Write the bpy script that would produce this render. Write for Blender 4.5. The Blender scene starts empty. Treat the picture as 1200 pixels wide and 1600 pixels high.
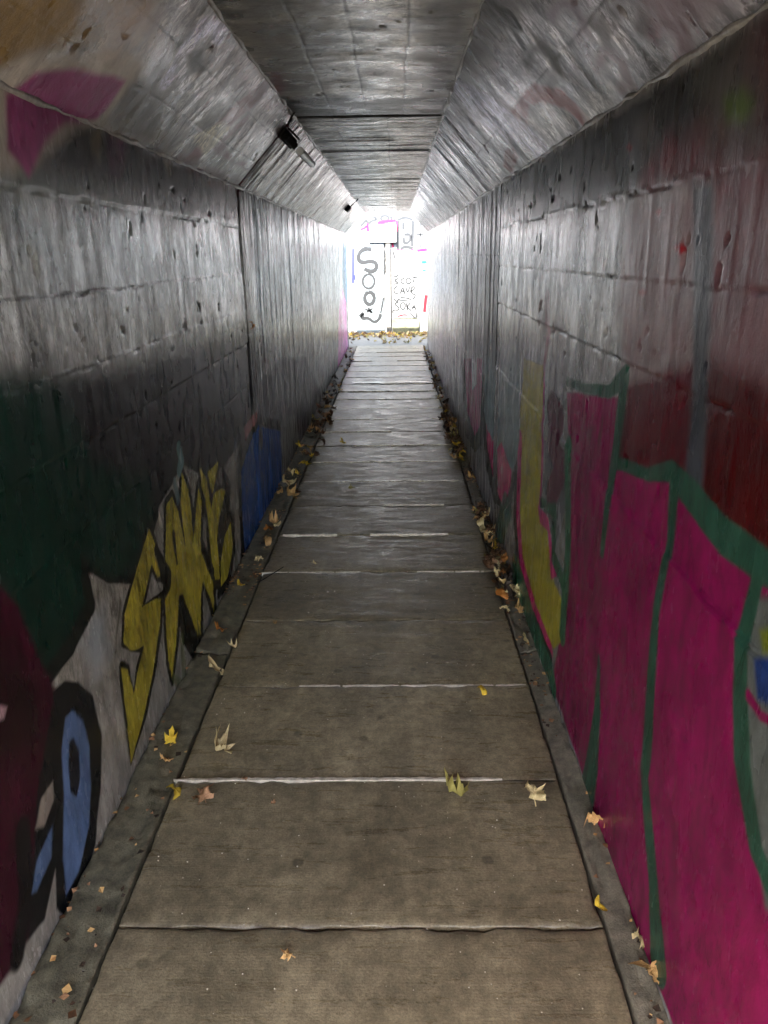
import bpy, math, random
import numpy as np
from mathutils import Vector, Matrix

S = bpy.context.scene
C = S.collection
rng = random.Random(7)
nrg = np.random.default_rng(11)

# ------------------------------------------------------------------ camera
H = 1.6
FPX, PITCH, YAW, ROLL = 1184.5, 0.3274, -0.0181, -0.0142      # focal length in photo pixels, radians
def cam_axes():
    cp, sp = math.cos(PITCH), math.sin(PITCH)
    f = np.array([math.sin(YAW)*cp, math.cos(YAW)*cp, -sp])
    r0 = np.array([math.cos(YAW), -math.sin(YAW), 0.0]); u0 = np.cross(r0, f)
    r = r0*math.cos(ROLL) + u0*math.sin(ROLL); u = u0*math.cos(ROLL) - r0*math.sin(ROLL)
    return f, r, u
CF, CR, CU = cam_axes()
cam_d = bpy.data.cameras.new('camera'); cam = bpy.data.objects.new('camera', cam_d); C.objects.link(cam)
cam_d.sensor_fit = 'VERTICAL'; cam_d.sensor_height = 24.0; cam_d.lens = 24.0*FPX/1600.0
cam_d.clip_start = 0.02; cam_d.clip_end = 2000
M = Matrix.Identity(4)
for i in range(3):
    M[i][0] = CR[i]; M[i][1] = CU[i]; M[i][2] = -CF[i]
M[2][3] = H
cam.matrix_world = M
S.camera = cam

# ------------------------------------------------------------------ light
SUN_EL, SUN_AZ = math.radians(50), math.radians(196)     # azimuth clockwise from +Y; the sun stands behind the camera
w = bpy.data.worlds.new('World'); S.world = w; w.use_nodes = True
wt = w.node_tree; bg = wt.nodes['Background']
sk = wt.nodes.new('ShaderNodeTexSky'); sk.sky_type = 'NISHITA'; sk.sun_disc = False
sk.sun_elevation = SUN_EL; sk.sun_rotation = SUN_AZ; sk.air_density = 1.0; sk.dust_density = 2.0
wt.links.new(sk.outputs[0], bg.inputs[0]); bg.inputs[1].default_value = 0.15
sd = bpy.data.lights.new('sun', 'SUN'); sd.energy = 3.2; sd.angle = math.radians(0.5); sd.color = (1, .95, .88)
so = bpy.data.objects.new('sun', sd); C.objects.link(so)
sdir = Vector((math.sin(SUN_AZ)*math.cos(SUN_EL), math.cos(SUN_AZ)*math.cos(SUN_EL), math.sin(SUN_EL)))
so.rotation_euler = sdir.to_track_quat('Z', 'Y').to_euler(); so.location = (0, -20, 30)
S.view_settings.view_transform = 'Standard'; S.view_settings.look = 'None'
S.view_settings.gamma = 1; S.view_settings.use_curve_mapping = False
S.view_settings.exposure = 3.75
S.render.engine = 'CYCLES'
S.cycles.max_bounces = 14; S.cycles.diffuse_bounces = 10; S.cycles.glossy_bounces = 6
S.cycles.sample_clamp_indirect = 12.0; S.cycles.caustics_reflective = True
S.cycles.use_denoising = True

# ------------------------------------------------------------------ measures of the place (metres; X right, Y along the tunnel)
XL, XR, ZW = -0.865, 0.588, 1.963          # walls and their top
CL, CRR, ZC = -0.532, 0.265, 2.305         # flat ceiling
PL, PR = -0.7207, 0.5135                   # paving edges
Y_IN, Y_J, Y_E, Y_OUT = -1.25, 4.52, 12.3, 14.3
YW = 16.4                                  # far wall
EMB = 2.62                                 # top of the bank over the tunnel

def ray(px, py):
    d = CF + CR*(px-600)/FPX + CU*(800-py)/FPX
    return np.array([0, 0, H]), d
def on_plane(px, py, p0, n):
    o, d = ray(px, py); t = np.dot(np.array(p0)-o, n)/np.dot(d, n)
    return o + d*t
def floor_pt(px, py, z=0.0): return on_plane(px, py, (0, 0, z), np.array([0, 0, 1.]))
def far_pt(px, py, y=YW): return on_plane(px, py, (0, y, 0), np.array([0, 1., 0]))

# ------------------------------------------------------------------ helpers
def lin(c):
    return tuple((v/255/12.92) if v/255 <= .04045 else ((v/255+.055)/1.055)**2.4 for v in c)
def tag(o, label=None, cat=None, group=None, kind=None):
    if label: o['label'] = label
    if cat: o['category'] = cat
    if group: o['group'] = group
    if kind: o['kind'] = kind
    return o
def empty(name, loc, rz=0.0):
    o = bpy.data.objects.new(name, None); C.objects.link(o); o.location = loc; o.rotation_euler[2] = rz
    o.empty_display_size = .1
    return o
def link(name, me, parent=None, loc=None):
    o = bpy.data.objects.new(name, me); C.objects.link(o)
    if parent: o.parent = parent
    if loc is not None: o.location = loc
    return o
def mesh(name, V, F, mat=None, smooth=False):
    me = bpy.data.meshes.new(name); me.from_pydata([tuple(map(float, v)) for v in V], [], F); me.update()
    if mat: me.materials.append(mat)
    if smooth: me.polygons.foreach_set('use_smooth', [True]*len(me.polygons))
    return me
def box_vf(x0, x1, y0, y1, z0, z1, bev=0.0):
    import bmesh
    bm = bmesh.new()
    vs = [bm.verts.new((x, y, z)) for x in (x0, x1) for y in (y0, y1) for z in (z0, z1)]
    for q in ((0,1,3,2),(4,6,7,5),(0,4,5,1),(2,3,7,6),(0,2,6,4),(1,5,7,3)): bm.faces.new([vs[i] for i in q])
    bmesh.ops.recalc_face_normals(bm, faces=bm.faces)
    if bev: bmesh.ops.bevel(bm, geom=bm.edges[:], offset=bev, segments=2, affect='EDGES', profile=.6)
    return bm
def box(name, x0, x1, y0, y1, z0, z1, mat, parent=None, bev=0.0):
    bm = box_vf(x0, x1, y0, y1, z0, z1, bev)
    me = bpy.data.meshes.new(name); bm.to_mesh(me); bm.free(); me.materials.append(mat)
    return link(name, me, parent)

# value noise in numpy for real relief
class VN:
    def __init__(s, seed): s.t = np.random.default_rng(seed).random((256, 256))
    def __call__(s, x, y):
        xi = np.floor(x).astype(int); yi = np.floor(y).astype(int); fx = x-xi; fy = y-yi
        fx = fx*fx*(3-2*fx); fy = fy*fy*(3-2*fy); t = s.t
        a = t[xi % 256, yi % 256]; b = t[(xi+1) % 256, yi % 256]; c = t[xi % 256, (yi+1) % 256]; d = t[(xi+1) % 256, (yi+1) % 256]
        return (a*(1-fx)+b*fx)*(1-fy) + (c*(1-fx)+d*fx)*fy
n1, n2, n3, n4 = VN(1), VN(2), VN(3), VN(4)
def fbm(n, x, y, o=4):
    r = 0; a = .5
    for k in range(o): r = r + a*n(x*2**k+17*k, y*2**k+31*k); a *= .5
    return r/(1-.5**o)

# ------------------------------------------------------------------ materials
def newmat(name):
    m = bpy.data.materials.new(name); m.use_nodes = True; nt = m.node_tree
    return m, nt, nt.nodes['Principled BSDF']
def nd(nt, t, **kw):
    n = nt.nodes.new(t)
    for k, v in kw.items():
        if k in n.inputs: n.inputs[k].default_value = v
        else: setattr(n, k, v)
    return n
def coords(nt, scale):
    tc = nd(nt, 'ShaderNodeTexCoord'); mp = nd(nt, 'ShaderNodeMapping'); mp.inputs['Scale'].default_value = scale
    nt.links.new(tc.outputs['Object'], mp.inputs[0]); return mp.outputs[0]
def noise(nt, vec, scale, detail=4, rough=.55, dist=0.0):
    n = nd(nt, 'ShaderNodeTexNoise'); n.inputs['Scale'].default_value = scale; n.inputs['Detail'].default_value = detail
    n.inputs['Roughness'].default_value = rough; n.inputs['Distortion'].default_value = dist
    nt.links.new(vec, n.inputs['Vector']); return n.outputs['Fac']
def mrange(nt, v, a, b, c, d):
    n = nd(nt, 'ShaderNodeMapRange'); n.inputs[1].default_value = a; n.inputs[2].default_value = b
    n.inputs[3].default_value = c; n.inputs[4].default_value = d; nt.links.new(v, n.inputs[0]); return n.outputs[0]
def mathn(nt, op, a, b):
    n = nd(nt, 'ShaderNodeMath', operation=op)
    for i, v in enumerate((a, b)):
        if hasattr(v, 'is_output'): nt.links.new(v, n.inputs[i])
        else: n.inputs[i].default_value = v
    return n.outputs[0]
def scalecol(nt, col, fac):
    n = nd(nt, 'ShaderNodeVectorMath', operation='SCALE')
    if hasattr(col, 'is_output'): nt.links.new(col, n.inputs[0])
    else: n.inputs[0].default_value = col[:3]
    nt.links.new(fac, n.inputs['Scale']); return n.outputs[0]
def bump(nt, h, strength, dist, prev=None):
    b = nd(nt, 'ShaderNodeBump'); b.inputs['Strength'].default_value = strength; b.inputs['Distance'].default_value = dist
    nt.links.new(h, b.inputs['Height'])
    if prev: nt.links.new(prev, b.inputs['Normal'])
    return b.outputs[0]

def paint_mat(name, grain, g_scale, g_dist, rough=(.25, .5), fine=.0005, spec=1.0, lump=.002, cvar=(.8, 1.15), silver=.75, dist=.3, fleck=(.62, 1.25), fgrain=(1, 1.6, .7), fdist=.003):
    """spray paint over board-marked concrete: colour from the mesh attribute, relief from noises"""
    m, nt, p = newmat(name)
    at = nd(nt, 'ShaderNodeAttribute'); at.attribute_name = 'Col'
    iso = coords(nt, (1, 1, 1)); gr = coords(nt, grain)
    blot = noise(nt, iso, 5.0, 5, .6); streak = noise(nt, gr, g_scale, 6, .68, dist); finen = noise(nt, iso, 130, 3, .6)
    f = mathn(nt, 'MULTIPLY', mrange(nt, blot, .3, .7, .74, 1.2), mrange(nt, streak, .40, .60, cvar[0], cvar[1]))
    vg = nd(nt, 'ShaderNodeMapping'); vg.inputs['Scale'].default_value = fgrain; tc2 = nd(nt, 'ShaderNodeTexCoord'); nt.links.new(tc2.outputs['Object'], vg.inputs[0])
    fk = noise(nt, vg.outputs[0], 11, 9, .78, .6); fk2 = noise(nt, vg.outputs[0], 34, 6, .8, .4)
    lo, hi = fleck
    worn = mathn(nt, 'MULTIPLY', mrange(nt, fk, .47, .515, lo, hi), mrange(nt, fk2, .44, .54, lo, hi))
    base_gate = mrange(nt, at.outputs['Alpha'], .5, .95, 0, 1)          # only the silver paint is worn through
    one = mathn(nt, 'ADD', mathn(nt, 'MULTIPLY', base_gate, mathn(nt, 'SUBTRACT', worn, 1.0)), 1.0)
    f = mathn(nt, 'MULTIPLY', f, one)
    nt.links.new(scalecol(nt, at.outputs['Color'], f), p.inputs['Base Color'])
    nt.links.new(mrange(nt, noise(nt, gr, g_scale*.7, 4), .3, .7, rough[0], rough[1]), p.inputs['Roughness'])
    nt.links.new(mathn(nt, 'MULTIPLY', at.outputs['Alpha'], spec), p.inputs['Specular IOR Level'])
    patch = mrange(nt, noise(nt, iso, 2.6, 5, .65, .6), .38, .62, .35, 1.0)
    nt.links.new(mathn(nt, 'MULTIPLY', mrange(nt, at.outputs['Alpha'], .55, 1.0, 0, silver), patch), p.inputs['Metallic'])
    b = bump(nt, streak, 1.0, g_dist)
    lump_n = noise(nt, iso, 16, 3, .5)
    b = bump(nt, lump_n, 1.0, lump, b)
    b = bump(nt, finen, 1.0, fine, b); b = bump(nt, fk, 1.0, fdist, b)
    nt.links.new(b, p.inputs['Normal'])
    return m

m_wall_near = paint_mat('painted_wall_near', (1, 1.8, .8), 10, .0010, (.16, .34), lump=.0016, fine=.0006, fleck=(.7, 1.2), fgrain=(1, 1.5, .45), fdist=.002)
m_wall_far = paint_mat('painted_wall_boarded', (1, 5, .5), 9, .006, (.18, .36), lump=.0015, cvar=(.45, 1.4), dist=.8, fleck=(.45, 1.45), fgrain=(1, 3.2, .35), fdist=.005)
m_haunch_near = paint_mat('painted_haunch_near', (1.0, 1.3, 1.0), 7, .0015, (.20, .42), lump=.004, cvar=(.85, 1.15), silver=.65, dist=1.2, fleck=(.55, 1.35), fgrain=(1, 1.9, 1), fdist=.006)
m_haunch_far = paint_mat('painted_haunch_boarded', (1.2, 5, 1.2), 8, .006, (.18, .38), lump=.003, cvar=(.55, 1.35), silver=.65, dist=1.5, fleck=(.45, 1.45), fgrain=(1, 3.2, 1), fdist=.007)
m_ceil_near = paint_mat('painted_ceiling_near', (1.2, 1.5, 1), 7, .0015, (.2, .42), lump=.003, cvar=(.85, 1.15), silver=.6, dist=1.0, fleck=(.65, 1.25), fgrain=(1, 1.3, 1), fdist=.004)
m_ceil_far = paint_mat('painted_ceiling_boarded', (1.3, 6, 1), 7, .006, (.2, .42), lump=.003, cvar=(.5, 1.4), silver=.6, dist=1.2, fleck=(.45, 1.45), fgrain=(.7, 3.5, 1), fdist=.006)

def plain(name, col, rough=.6, var=.25, scale=12, bd=.002, spec=.5, metallic=0.0):
    m, nt, p = newmat(name)
    iso = coords(nt, (1, 1, 1)); a = noise(nt, iso, scale, 6, .6); b_ = noise(nt, iso, scale*9, 4, .6)
    f = mathn(nt, 'MULTIPLY', mrange(nt, a, .3, .7, 1-var, 1+var), mrange(nt, b_, .3, .7, 1-var*.5, 1+var*.5))
    nt.links.new(scalecol(nt, col, f), p.inputs['Base Color'])
    p.inputs['Roughness'].default_value = rough; p.inputs['Specular IOR Level'].default_value = spec
    p.inputs['Metallic'].default_value = metallic
    b = bump(nt, a, 1, bd); b = bump(nt, b_, 1, bd*.5, b); nt.links.new(b, p.inputs['Normal'])
    return m

def coords_of(nt, v, scale):
    mp = nd(nt, 'ShaderNodeMapping'); mp.inputs['Scale'].default_value = scale; nt.links.new(v, mp.inputs[0]); return mp.outputs[0]
def slab_mat():
    m, nt, p = newmat('paving_concrete')
    tc = nd(nt, 'ShaderNodeTexCoord'); oi = nd(nt, 'ShaderNodeObjectInfo')
    geo = nd(nt, 'ShaderNodeNewGeometry'); g = geo.outputs['Position']
    big = noise(nt, g, 3.2, 5, .6, .4); mid = noise(nt, g, 14, 5, .6); fine = noise(nt, g, 160, 3, .7)
    ribs = nd(nt, 'ShaderNodeTexWave', wave_type='BANDS', bands_direction='Y'); ribs.inputs['Scale'].default_value = 38
    ribs.inputs['Distortion'].default_value = 1.5; nt.links.new(g, ribs.inputs['Vector'])
    f = mathn(nt, 'MULTIPLY', mrange(nt, big, .3, .7, .72, 1.2), mrange(nt, mid, .3, .7, .82, 1.15))
    f = mathn(nt, 'MULTIPLY', f, mrange(nt, fine, .3, .7, .72, 1.2))
    f = mathn(nt, 'MULTIPLY', f, mrange(nt, oi.outputs['Random'], 0, 1, .88, 1.1))
    v2 = nd(nt, 'ShaderNodeTexVoronoi'); v2.inputs['Scale'].default_value = 5.5; nt.links.new(g, v2.inputs['Vector'])
    gum = mrange(nt, v2.outputs['Distance'], .07, .11, .55, 1.0); f = mathn(nt, 'MULTIPLY', f, gum)
    sx = coords_of(nt, g, (1.5, 8, 1)); sy = coords_of(nt, g, (2.2, .9, 1)); f = mathn(nt, 'MULTIPLY', f, mrange(nt, noise(nt, sy, 3.0, 6, .7, .4), .38, .62, .78, 1.14))
    f = mathn(nt, 'MULTIPLY', f, mrange(nt, noise(nt, g, 28, 6, .8), .42, .60, .80, 1.08))
    # pale grit trodden into the surface
    vo = nd(nt, 'ShaderNodeTexVoronoi'); vo.inputs['Scale'].default_value = 55; nt.links.new(g, vo.inputs['Vector'])
    spk = mrange(nt, vo.outputs['Distance'], .06, .12, 1, 0)
    gate = mrange(nt, noise(nt, g, 9, 2), .58, .66, 0, 1); spk = mathn(nt, 'MULTIPLY', spk, gate)
    mx = nd(nt, 'ShaderNodeMix', data_type='RGBA'); nt.links.new(mathn(nt, 'MULTIPLY', spk, .5), mx.inputs['Factor'])
    nt.links.new(scalecol(nt, (.30, .245, .152), f), mx.inputs['A']); mx.inputs['B'].default_value = (.5, .47, .42, 1)
    nt.links.new(mx.outputs['Result'], p.inputs['Base Color'])
    r = mrange(nt, noise(nt, sx, 3.0, 6, .75, .3), .38, .60, .22, .54); nt.links.new(r, p.inputs['Roughness'])
    b = bump(nt, big, 1, .003); b = bump(nt, mid, 1, .0015, b); b = bump(nt, ribs.outputs['Fac'], 1, .00012, b); b = bump(nt, fine, 1, .0012, b)
    nt.links.new(b, p.inputs['Normal']); return m
m_slab = slab_mat()
m_strip = plain('edging_concrete', (.17, .15, .11), .6, .5, 22, .004)
m_strip_moss = plain('edging_concrete_mossy', (.15, .135, .088), .6, .5, 22, .004)
m_mortar_and_glint = plain('pale_mortar_and_glint', (.62, .55, .44), .28, .3, 40, .002)
m_soil = plain('dark_soil', (.045, .038, .03), .85, .4, 9, .01)
m_grass = plain('bank_grass', (.05, .07, .03), .9, .5, 3, .05)
m_conc = plain('raw_concrete', (.30, .29, .26), .75, .25, 4, .004)
m_landing = plain('landing_concrete', (.20, .185, .15), .7, .25, 6, .003)
m_white = plain('white_masonry_paint', (.22, .223, .223), .6, .06, 6, .003)
m_bluewhite = plain('bluish_white_paint', (.20, .235, .25), .5, .10, 6, .003)
m_offwhite = plain('off_white_panel_paint', (.23, .235, .235), .6, .06, 6, .003)
m_green_conc = plain('algae_stained_concrete', (.16, .165, .10), .8, .4, 10, .004)
m_post = plain('grey_beige_post', (.14, .135, .12), .7, .2, 10, .003)
m_sign = plain('sign_white', (.85, .85, .85), .4, .03, 6, .001)
def spray(name, srgb): return plain(name, lin(srgb), .5, .2, 30, .001)
m_black = spray('black_spray', (38, 40, 42)); m_pink = spray('pink_spray', (165, 18, 75)); m_cyan = spray('cyan_spray', (8, 95, 110))
m_red = spray('red_spray', (130, 10, 28)); m_violet = spray('violet_shade_and_spray', (45, 50, 110)); m_grey = spray('grey_spray', (48, 50, 52))
m_metal = plain('rusted_black_metal', (.012, .010, .009), .8, .4, 40, .001, .1)
m_tube = plain('frosted_white_tube', (.85, .87, .85), .3, .05, 20, .0003)
nt = m_tube.node_tree; tr = nd(nt, 'ShaderNodeBsdfTranslucent'); tr.inputs[0].default_value = (.9, .92, .9, 1); ms = nd(nt, 'ShaderNodeMixShader'); ms.inputs[0].default_value = .35
nt.links.new(nt.nodes['Principled BSDF'].outputs[0], ms.inputs[1]); nt.links.new(tr.outputs[0], ms.inputs[2]); nt.links.new(ms.outputs[0], nt.nodes['Material Output'].inputs[0])
m_cable = plain('black_cable', (.012, .012, .012), .5, .2, 40, .0005)

def leaf_mat(name, col, col2):
    m, nt, p = newmat(name); tc = nd(nt, 'ShaderNodeTexCoord'); oi = nd(nt, 'ShaderNodeObjectInfo')
    n = noise(nt, tc.outputs['Object'], 45, 4, .6, .5)
    mx = nd(nt, 'ShaderNodeMix', data_type='RGBA'); nt.links.new(mrange(nt, n, .35, .65, 0, 1), mx.inputs['Factor'])
    mx.inputs['A'].default_value = (*lin(col), 1); mx.inputs['B'].default_value = (*lin(col2), 1)
    nt.links.new(scalecol(nt, mx.outputs['Result'], mrange(nt, oi.outputs['Random'], 0, 1, .75, 1.15)), p.inputs['Base Color'])
    p.inputs['Roughness'].default_value = .6
    nt.links.new(bump(nt, n, 1, .0015), p.inputs['Normal'])
    return m
LM = {'tan': leaf_mat('leaf_tan', (230, 190, 125), (175, 125, 70)), 'cream': leaf_mat('leaf_cream', (245, 228, 175), (205, 175, 115)),
      'yellow': leaf_mat('leaf_yellow', (225, 195, 60), (190, 150, 40)), 'orange': leaf_mat('leaf_orange', (200, 130, 50), (150, 90, 40)),
      'brown': leaf_mat('leaf_brown', (120, 82, 48), (78, 54, 36)), 'dark': leaf_mat('leaf_dark_brown', (70, 52, 36), (45, 34, 26)),
      'green': leaf_mat('leaf_green', (165, 160, 85), (185, 165, 90)), 'rust': leaf_mat('leaf_rust', (185, 140, 100), (120, 84, 58))}

# ------------------------------------------------------------------ painted tunnel surfaces
def in_poly(u, v, P):
    ins = np.zeros(u.shape, bool); d2 = np.full(u.shape, 1e9)
    n = len(P)
    for i in range(n):
        x0, y0 = P[i]; x1, y1 = P[(i+1) % n]
        if y1 != y0:
            c = ((y0 > v) != (y1 > v)) & (u < (x1-x0)*(v-y0)/(y1-y0)+x0); ins ^= c
        dx, dy = x1-x0, y1-y0; L = dx*dx+dy*dy+1e-12
        t = np.clip(((u-x0)*dx+(v-y0)*dy)/L, 0, 1)
        d2 = np.minimum(d2, (u-x0-t*dx)**2+(v-y0-t*dy)**2)
    d = np.sqrt(d2); return np.where(ins, -d, d)
def seg_d(u, v, P, W):
    best = np.full(u.shape, 1e9)
    for i in range(len(P)-1):
        x0, y0 = P[i]; x1, y1 = P[i+1]; dx, dy = x1-x0, y1-y0; L = dx*dx+dy*dy+1e-12
        t = np.clip(((u-x0)*dx+(v-y0)*dy)/L, 0, 1)
        best = np.minimum(best, np.sqrt((u-x0-t*dx)**2+(v-y0-t*dy)**2) - (W[i]*(1-t)+W[i+1]*t)/2)
    return best
class Surf:
    """a strip of the tunnel: from edge a to edge b (X,Z), swept along Y; inward normal n"""
    def __init__(s, key, a, b):
        s.key = key; s.a = np.array([a[0], 0, a[1]], float); s.b = np.array([b[0], 0, b[1]], float)
        d = s.b-s.a; s.L = np.linalg.norm(d); s.d = d/s.L
        s.n = np.cross(s.d, np.array([0, 1., 0]))
        mid = np.array([(XL+XR)/2, 0, 1.1])
        if np.dot(s.n, mid-(s.a+s.b)/2) < 0: s.n = -s.n
        s.shapes = []
    def uv(s, px, py):
        p = on_plane(px, py, s.a, s.n); return (p[1], np.dot(p-s.a, s.d))
SL = Surf('left', (XL, -.03), (XL, ZW)); SR = Surf('right', (XR, -.03), (XR, ZW))
HL = Surf('haunch_left', (XL, ZW), (CL, ZC)); HR = Surf('haunch_right', (XR, ZW), (CRR, ZC))
CE = Surf('ceiling', (CL, ZC), (CRR, ZC))
EF = .42   # how much light reaches the lower walls: paint as seen / EF = its own colour
def alb(c, k=1.0): return np.clip(np.array(lin(c))/EF*k, .004, .8)
def fill(s, pts, col, soft=.006, op=1.0, alpha_noise=0.0):
    s.shapes.append(('p', [s.uv(*p) for p in pts], col, soft, op, alpha_noise))
def stroke(s, pts, wpx, col, soft=.005, op=1.0, alpha_noise=0.0):
    P = []; W = []
    n = len(pts)
    for i, p in enumerate(pts):
        wv = wpx if not isinstance(wpx, (list, tuple)) else wpx[i]
        j = min(i+1, n-1); k = max(i-1, 0)
        t = np.array(pts[j], float)-np.array(pts[k], float); t /= (np.linalg.norm(t)+1e-9); nn = np.array([-t[1], t[0]])*wv/2
        a = np.array(s.uv(p[0]+nn[0], p[1]+nn[1])); b = np.array(s.uv(p[0]-nn[0], p[1]-nn[1]))
        P.append(s.uv(*p)); W.append(max(.004, np.linalg.norm(a-b)))
    s.shapes.append(('s', P, col, soft, op, alpha_noise, W))

GREY = np.array((.13, .13, .135)); 
# --- left wall, coordinates read off the photograph and carried to the wall's plane
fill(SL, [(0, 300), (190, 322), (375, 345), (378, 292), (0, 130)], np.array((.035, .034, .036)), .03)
fill(SL, [(-300, 560), (60, 585), (200, 580), (300, 550), (385, 500), (404, 580), (396, 660), (330, 800), (215, 940), (120, 1040), (80, 1120), (-300, 1300)], alb((18, 22, 21)), .09)
fill(SL, [(-200, 560), (60, 590), (130, 600), (150, 720), (235, 740), (245, 820), (218, 900), (170, 908), (133, 880), (142, 950), (112, 1012), (72, 1062), (0, 900), (-200, 700)], alb((6, 27, 21)), .05)
fill(SL, [(90, 600), (190, 575), (300, 545), (385, 505), (404, 580), (392, 640), (380, 690), (352, 735), (318, 745), (285, 715), (262, 760), (246, 800), (238, 740), (150, 715)], alb((20, 20, 22)), .05)
fill(SL, [(133, 884), (170, 910), (216, 904), (246, 800), (286, 728), (318, 745), (352, 728), (378, 690), (395, 655), (404, 650), (412, 700), (400, 800), (392, 890), (380, 930), (320, 1060), (200, 1240), (0, 1610), (-300, 2200), (-300, 1600), (60, 1280), (80, 1060), (112, 1012), (142, 950)], alb((112, 110, 104)), .008)
fill(SL, [(140, 960), (165, 950), (172, 1020), (150, 1060), (130, 1010)], alb((92, 104, 112)), .05, .6)
stroke(SL, [(133, 880), (143, 945), (112, 1010), (74, 1062)], [10, 14, 16, 16], alb((12, 16, 15)))
stroke(SL, [(133, 884), (170, 909), (216, 903), (232, 850), (246, 800)], 8, alb((12, 16, 15)))
fill(SL, [(-200, 800), (0, 915), (30, 950), (62, 1025), (98, 1092), (102, 1180), (62, 1285), (58, 1450), (30, 1500), (0, 1545), (-300, 2000)], alb((38, 6, 20)), .012)
fill(SL, [(-60, 1000), (20, 1010), (60, 1080), (70, 1150), (20, 1190), (-80, 1200)], alb((20, 8, 12)), .04, .8)
fill(SL, [(0, 1104), (10, 1108), (6, 1124), (-4, 1128)], alb((130, 105, 110)), .006)
stroke(SL, [(38, 1300), (44, 1380), (30, 1490)], 22, alb((14, 12, 14)), .01)
fill(SL, [(88, 1075), (104, 1062), (124, 1062), (146, 1085), (160, 1150), (160, 1230), (150, 1320), (130, 1385), (104, 1432), (90, 1420), (88, 1360), (72, 1440), (46, 1470), (56, 1330), (60, 1240)], alb((14, 15, 17)), .006)
fill(SL, [(104, 1122), (116, 1110), (132, 1125), (142, 1165), (144, 1230), (140, 1290), (124, 1360), (106, 1398), (100, 1340), (102, 1240), (99, 1170)], alb((64, 82, 112)), .006)
fill(SL, [(111, 1156), (118, 1152), (126, 1172), (128, 1215), (122, 1248), (112, 1238), (109, 1200)], alb((16, 17, 24)), .005)
fill(SL, [(84, 1222), (86, 1250), (72, 1290), (58, 1296), (66, 1250)], alb((105, 98, 90)), .006)
fill(SL, [(84, 1290), (82, 1340), (60, 1392), (52, 1396), (60, 1345)], alb((58, 74, 100)), .006)
YEL = alb((138, 128, 40)); BK = alb((16, 16, 14))
letters = [
 [(234, 826), (243, 850), (255, 897), (247, 902), (238, 880), (226, 935), (222, 950), (245, 936), (252, 936), (250, 985), (240, 1050), (228, 1110), (206, 1192), (197, 1110), (190, 1045), (200, 1048), (210, 1085), (216, 1050), (226, 1008), (205, 1016), (194, 1005), (196, 960), (207, 920), (222, 865)],
 [(269, 776), (280, 800), (290, 850), (300, 893), (312, 1005), (303, 975), (286, 928), (280, 930), (277, 990), (271, 1060), (264, 1030), (260, 980), (259, 905), (261, 790)],
 [(286, 740), (295, 765), (300, 792), (303, 850), (308, 800), (311, 763), (316, 785), (314, 845), (320, 872), (334, 905), (336, 958), (330, 935), (318, 908), (315, 930), (314, 1000), (308, 960), (298, 900), (290, 840), (284, 790)],
 [(314, 730), (324, 752), (331, 795), (335, 772), (347, 762), (353, 768), (343, 812), (340, 840), (344, 905), (337, 905), (331, 870), (327, 820), (322, 780), (315, 760)],
 [(325, 738), (342, 722), (338, 748), (333, 772), (329, 755)],
 [(362, 816), (365, 850), (358, 898), (346, 918), (345, 880), (352, 838)]]
for L in letters: stroke(SL, L+[L[0]], 8, BK, .003)
for L in letters: fill(SL, L, YEL, .003)
stroke(SL, [(282, 945), (290, 985), (305, 1010), (314, 1040), (316, 1000)], [4, 14, 14, 10, 6], BK, .003)
stroke(SL, [(274, 1060), (290, 1075), (284, 1000)], 6, alb((70, 75, 45)), .01, .7)
stroke(SL, [(272, 835), (277, 880)], [5, 3], BK, .003)
stroke(SL, [(318, 855), (333, 895)], [7, 6], BK, .003)
stroke(SL, [(350, 742), (358, 765), (356, 800), (344, 830)], 7, BK, .003)
stroke(SL, [(366, 810), (367, 860), (356, 912), (342, 930)], 4, BK, .003)
stroke(SL, [(190, 940), (183, 990), (182, 1020)], 4, alb((40, 42, 30)), .006, .8)
stroke(SL, [(280, 700), (285, 722), (281, 735)], 7, alb((60, 78, 78)), .006)
stroke(SL, [(274, 755), (280, 780)], 6, alb((64, 76, 76)), .006)
stroke(SL, [(245, 860), (262, 905), (258, 925)], [7, 14, 8], BK, .006)
fill(SL, [(375, 722), (384, 690), (392, 672), (403, 655), (438, 668), (441, 705), (441, 770), (428, 800), (410, 850), (388, 885), (380, 860), (376, 790)], alb((26, 50, 92), 1.1), .006)
stroke(SL, [(374, 720), (376, 800), (381, 870), (384, 900)], 5, BK, .004)
stroke(SL, [(375, 720), (384, 690), (402, 655), (438, 665)], 8, BK, .006)
fill(SL, [(384, 690), (382, 668), (402, 640), (400, 660)], alb((105, 75, 75)), .006)
fill(SL, [(441, 640), (468, 610), (470, 700), (445, 760)], alb((70, 70, 68)), .02, .8)
fill(SL, [(405, 600), (440, 560), (478, 560), (500, 610), (470, 700), (462, 640), (440, 660), (408, 650)], alb((52, 48, 52)), .03, .8)
fill(SL, [(528, 582), (529, 500), (532, 440), (540, 470), (543, 520), (545, 548)], np.array((.62, .10, .33)), .01)
fill(SL, [(536, 372), (545, 368), (548, 480), (540, 470), (534, 430)], np.array((.16, .42, .62)), .02)
stroke(SL, [(378, 292), (384, 420), (398, 560), (409, 690)], 5, np.array((.03, .015, .015)), .01)

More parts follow.
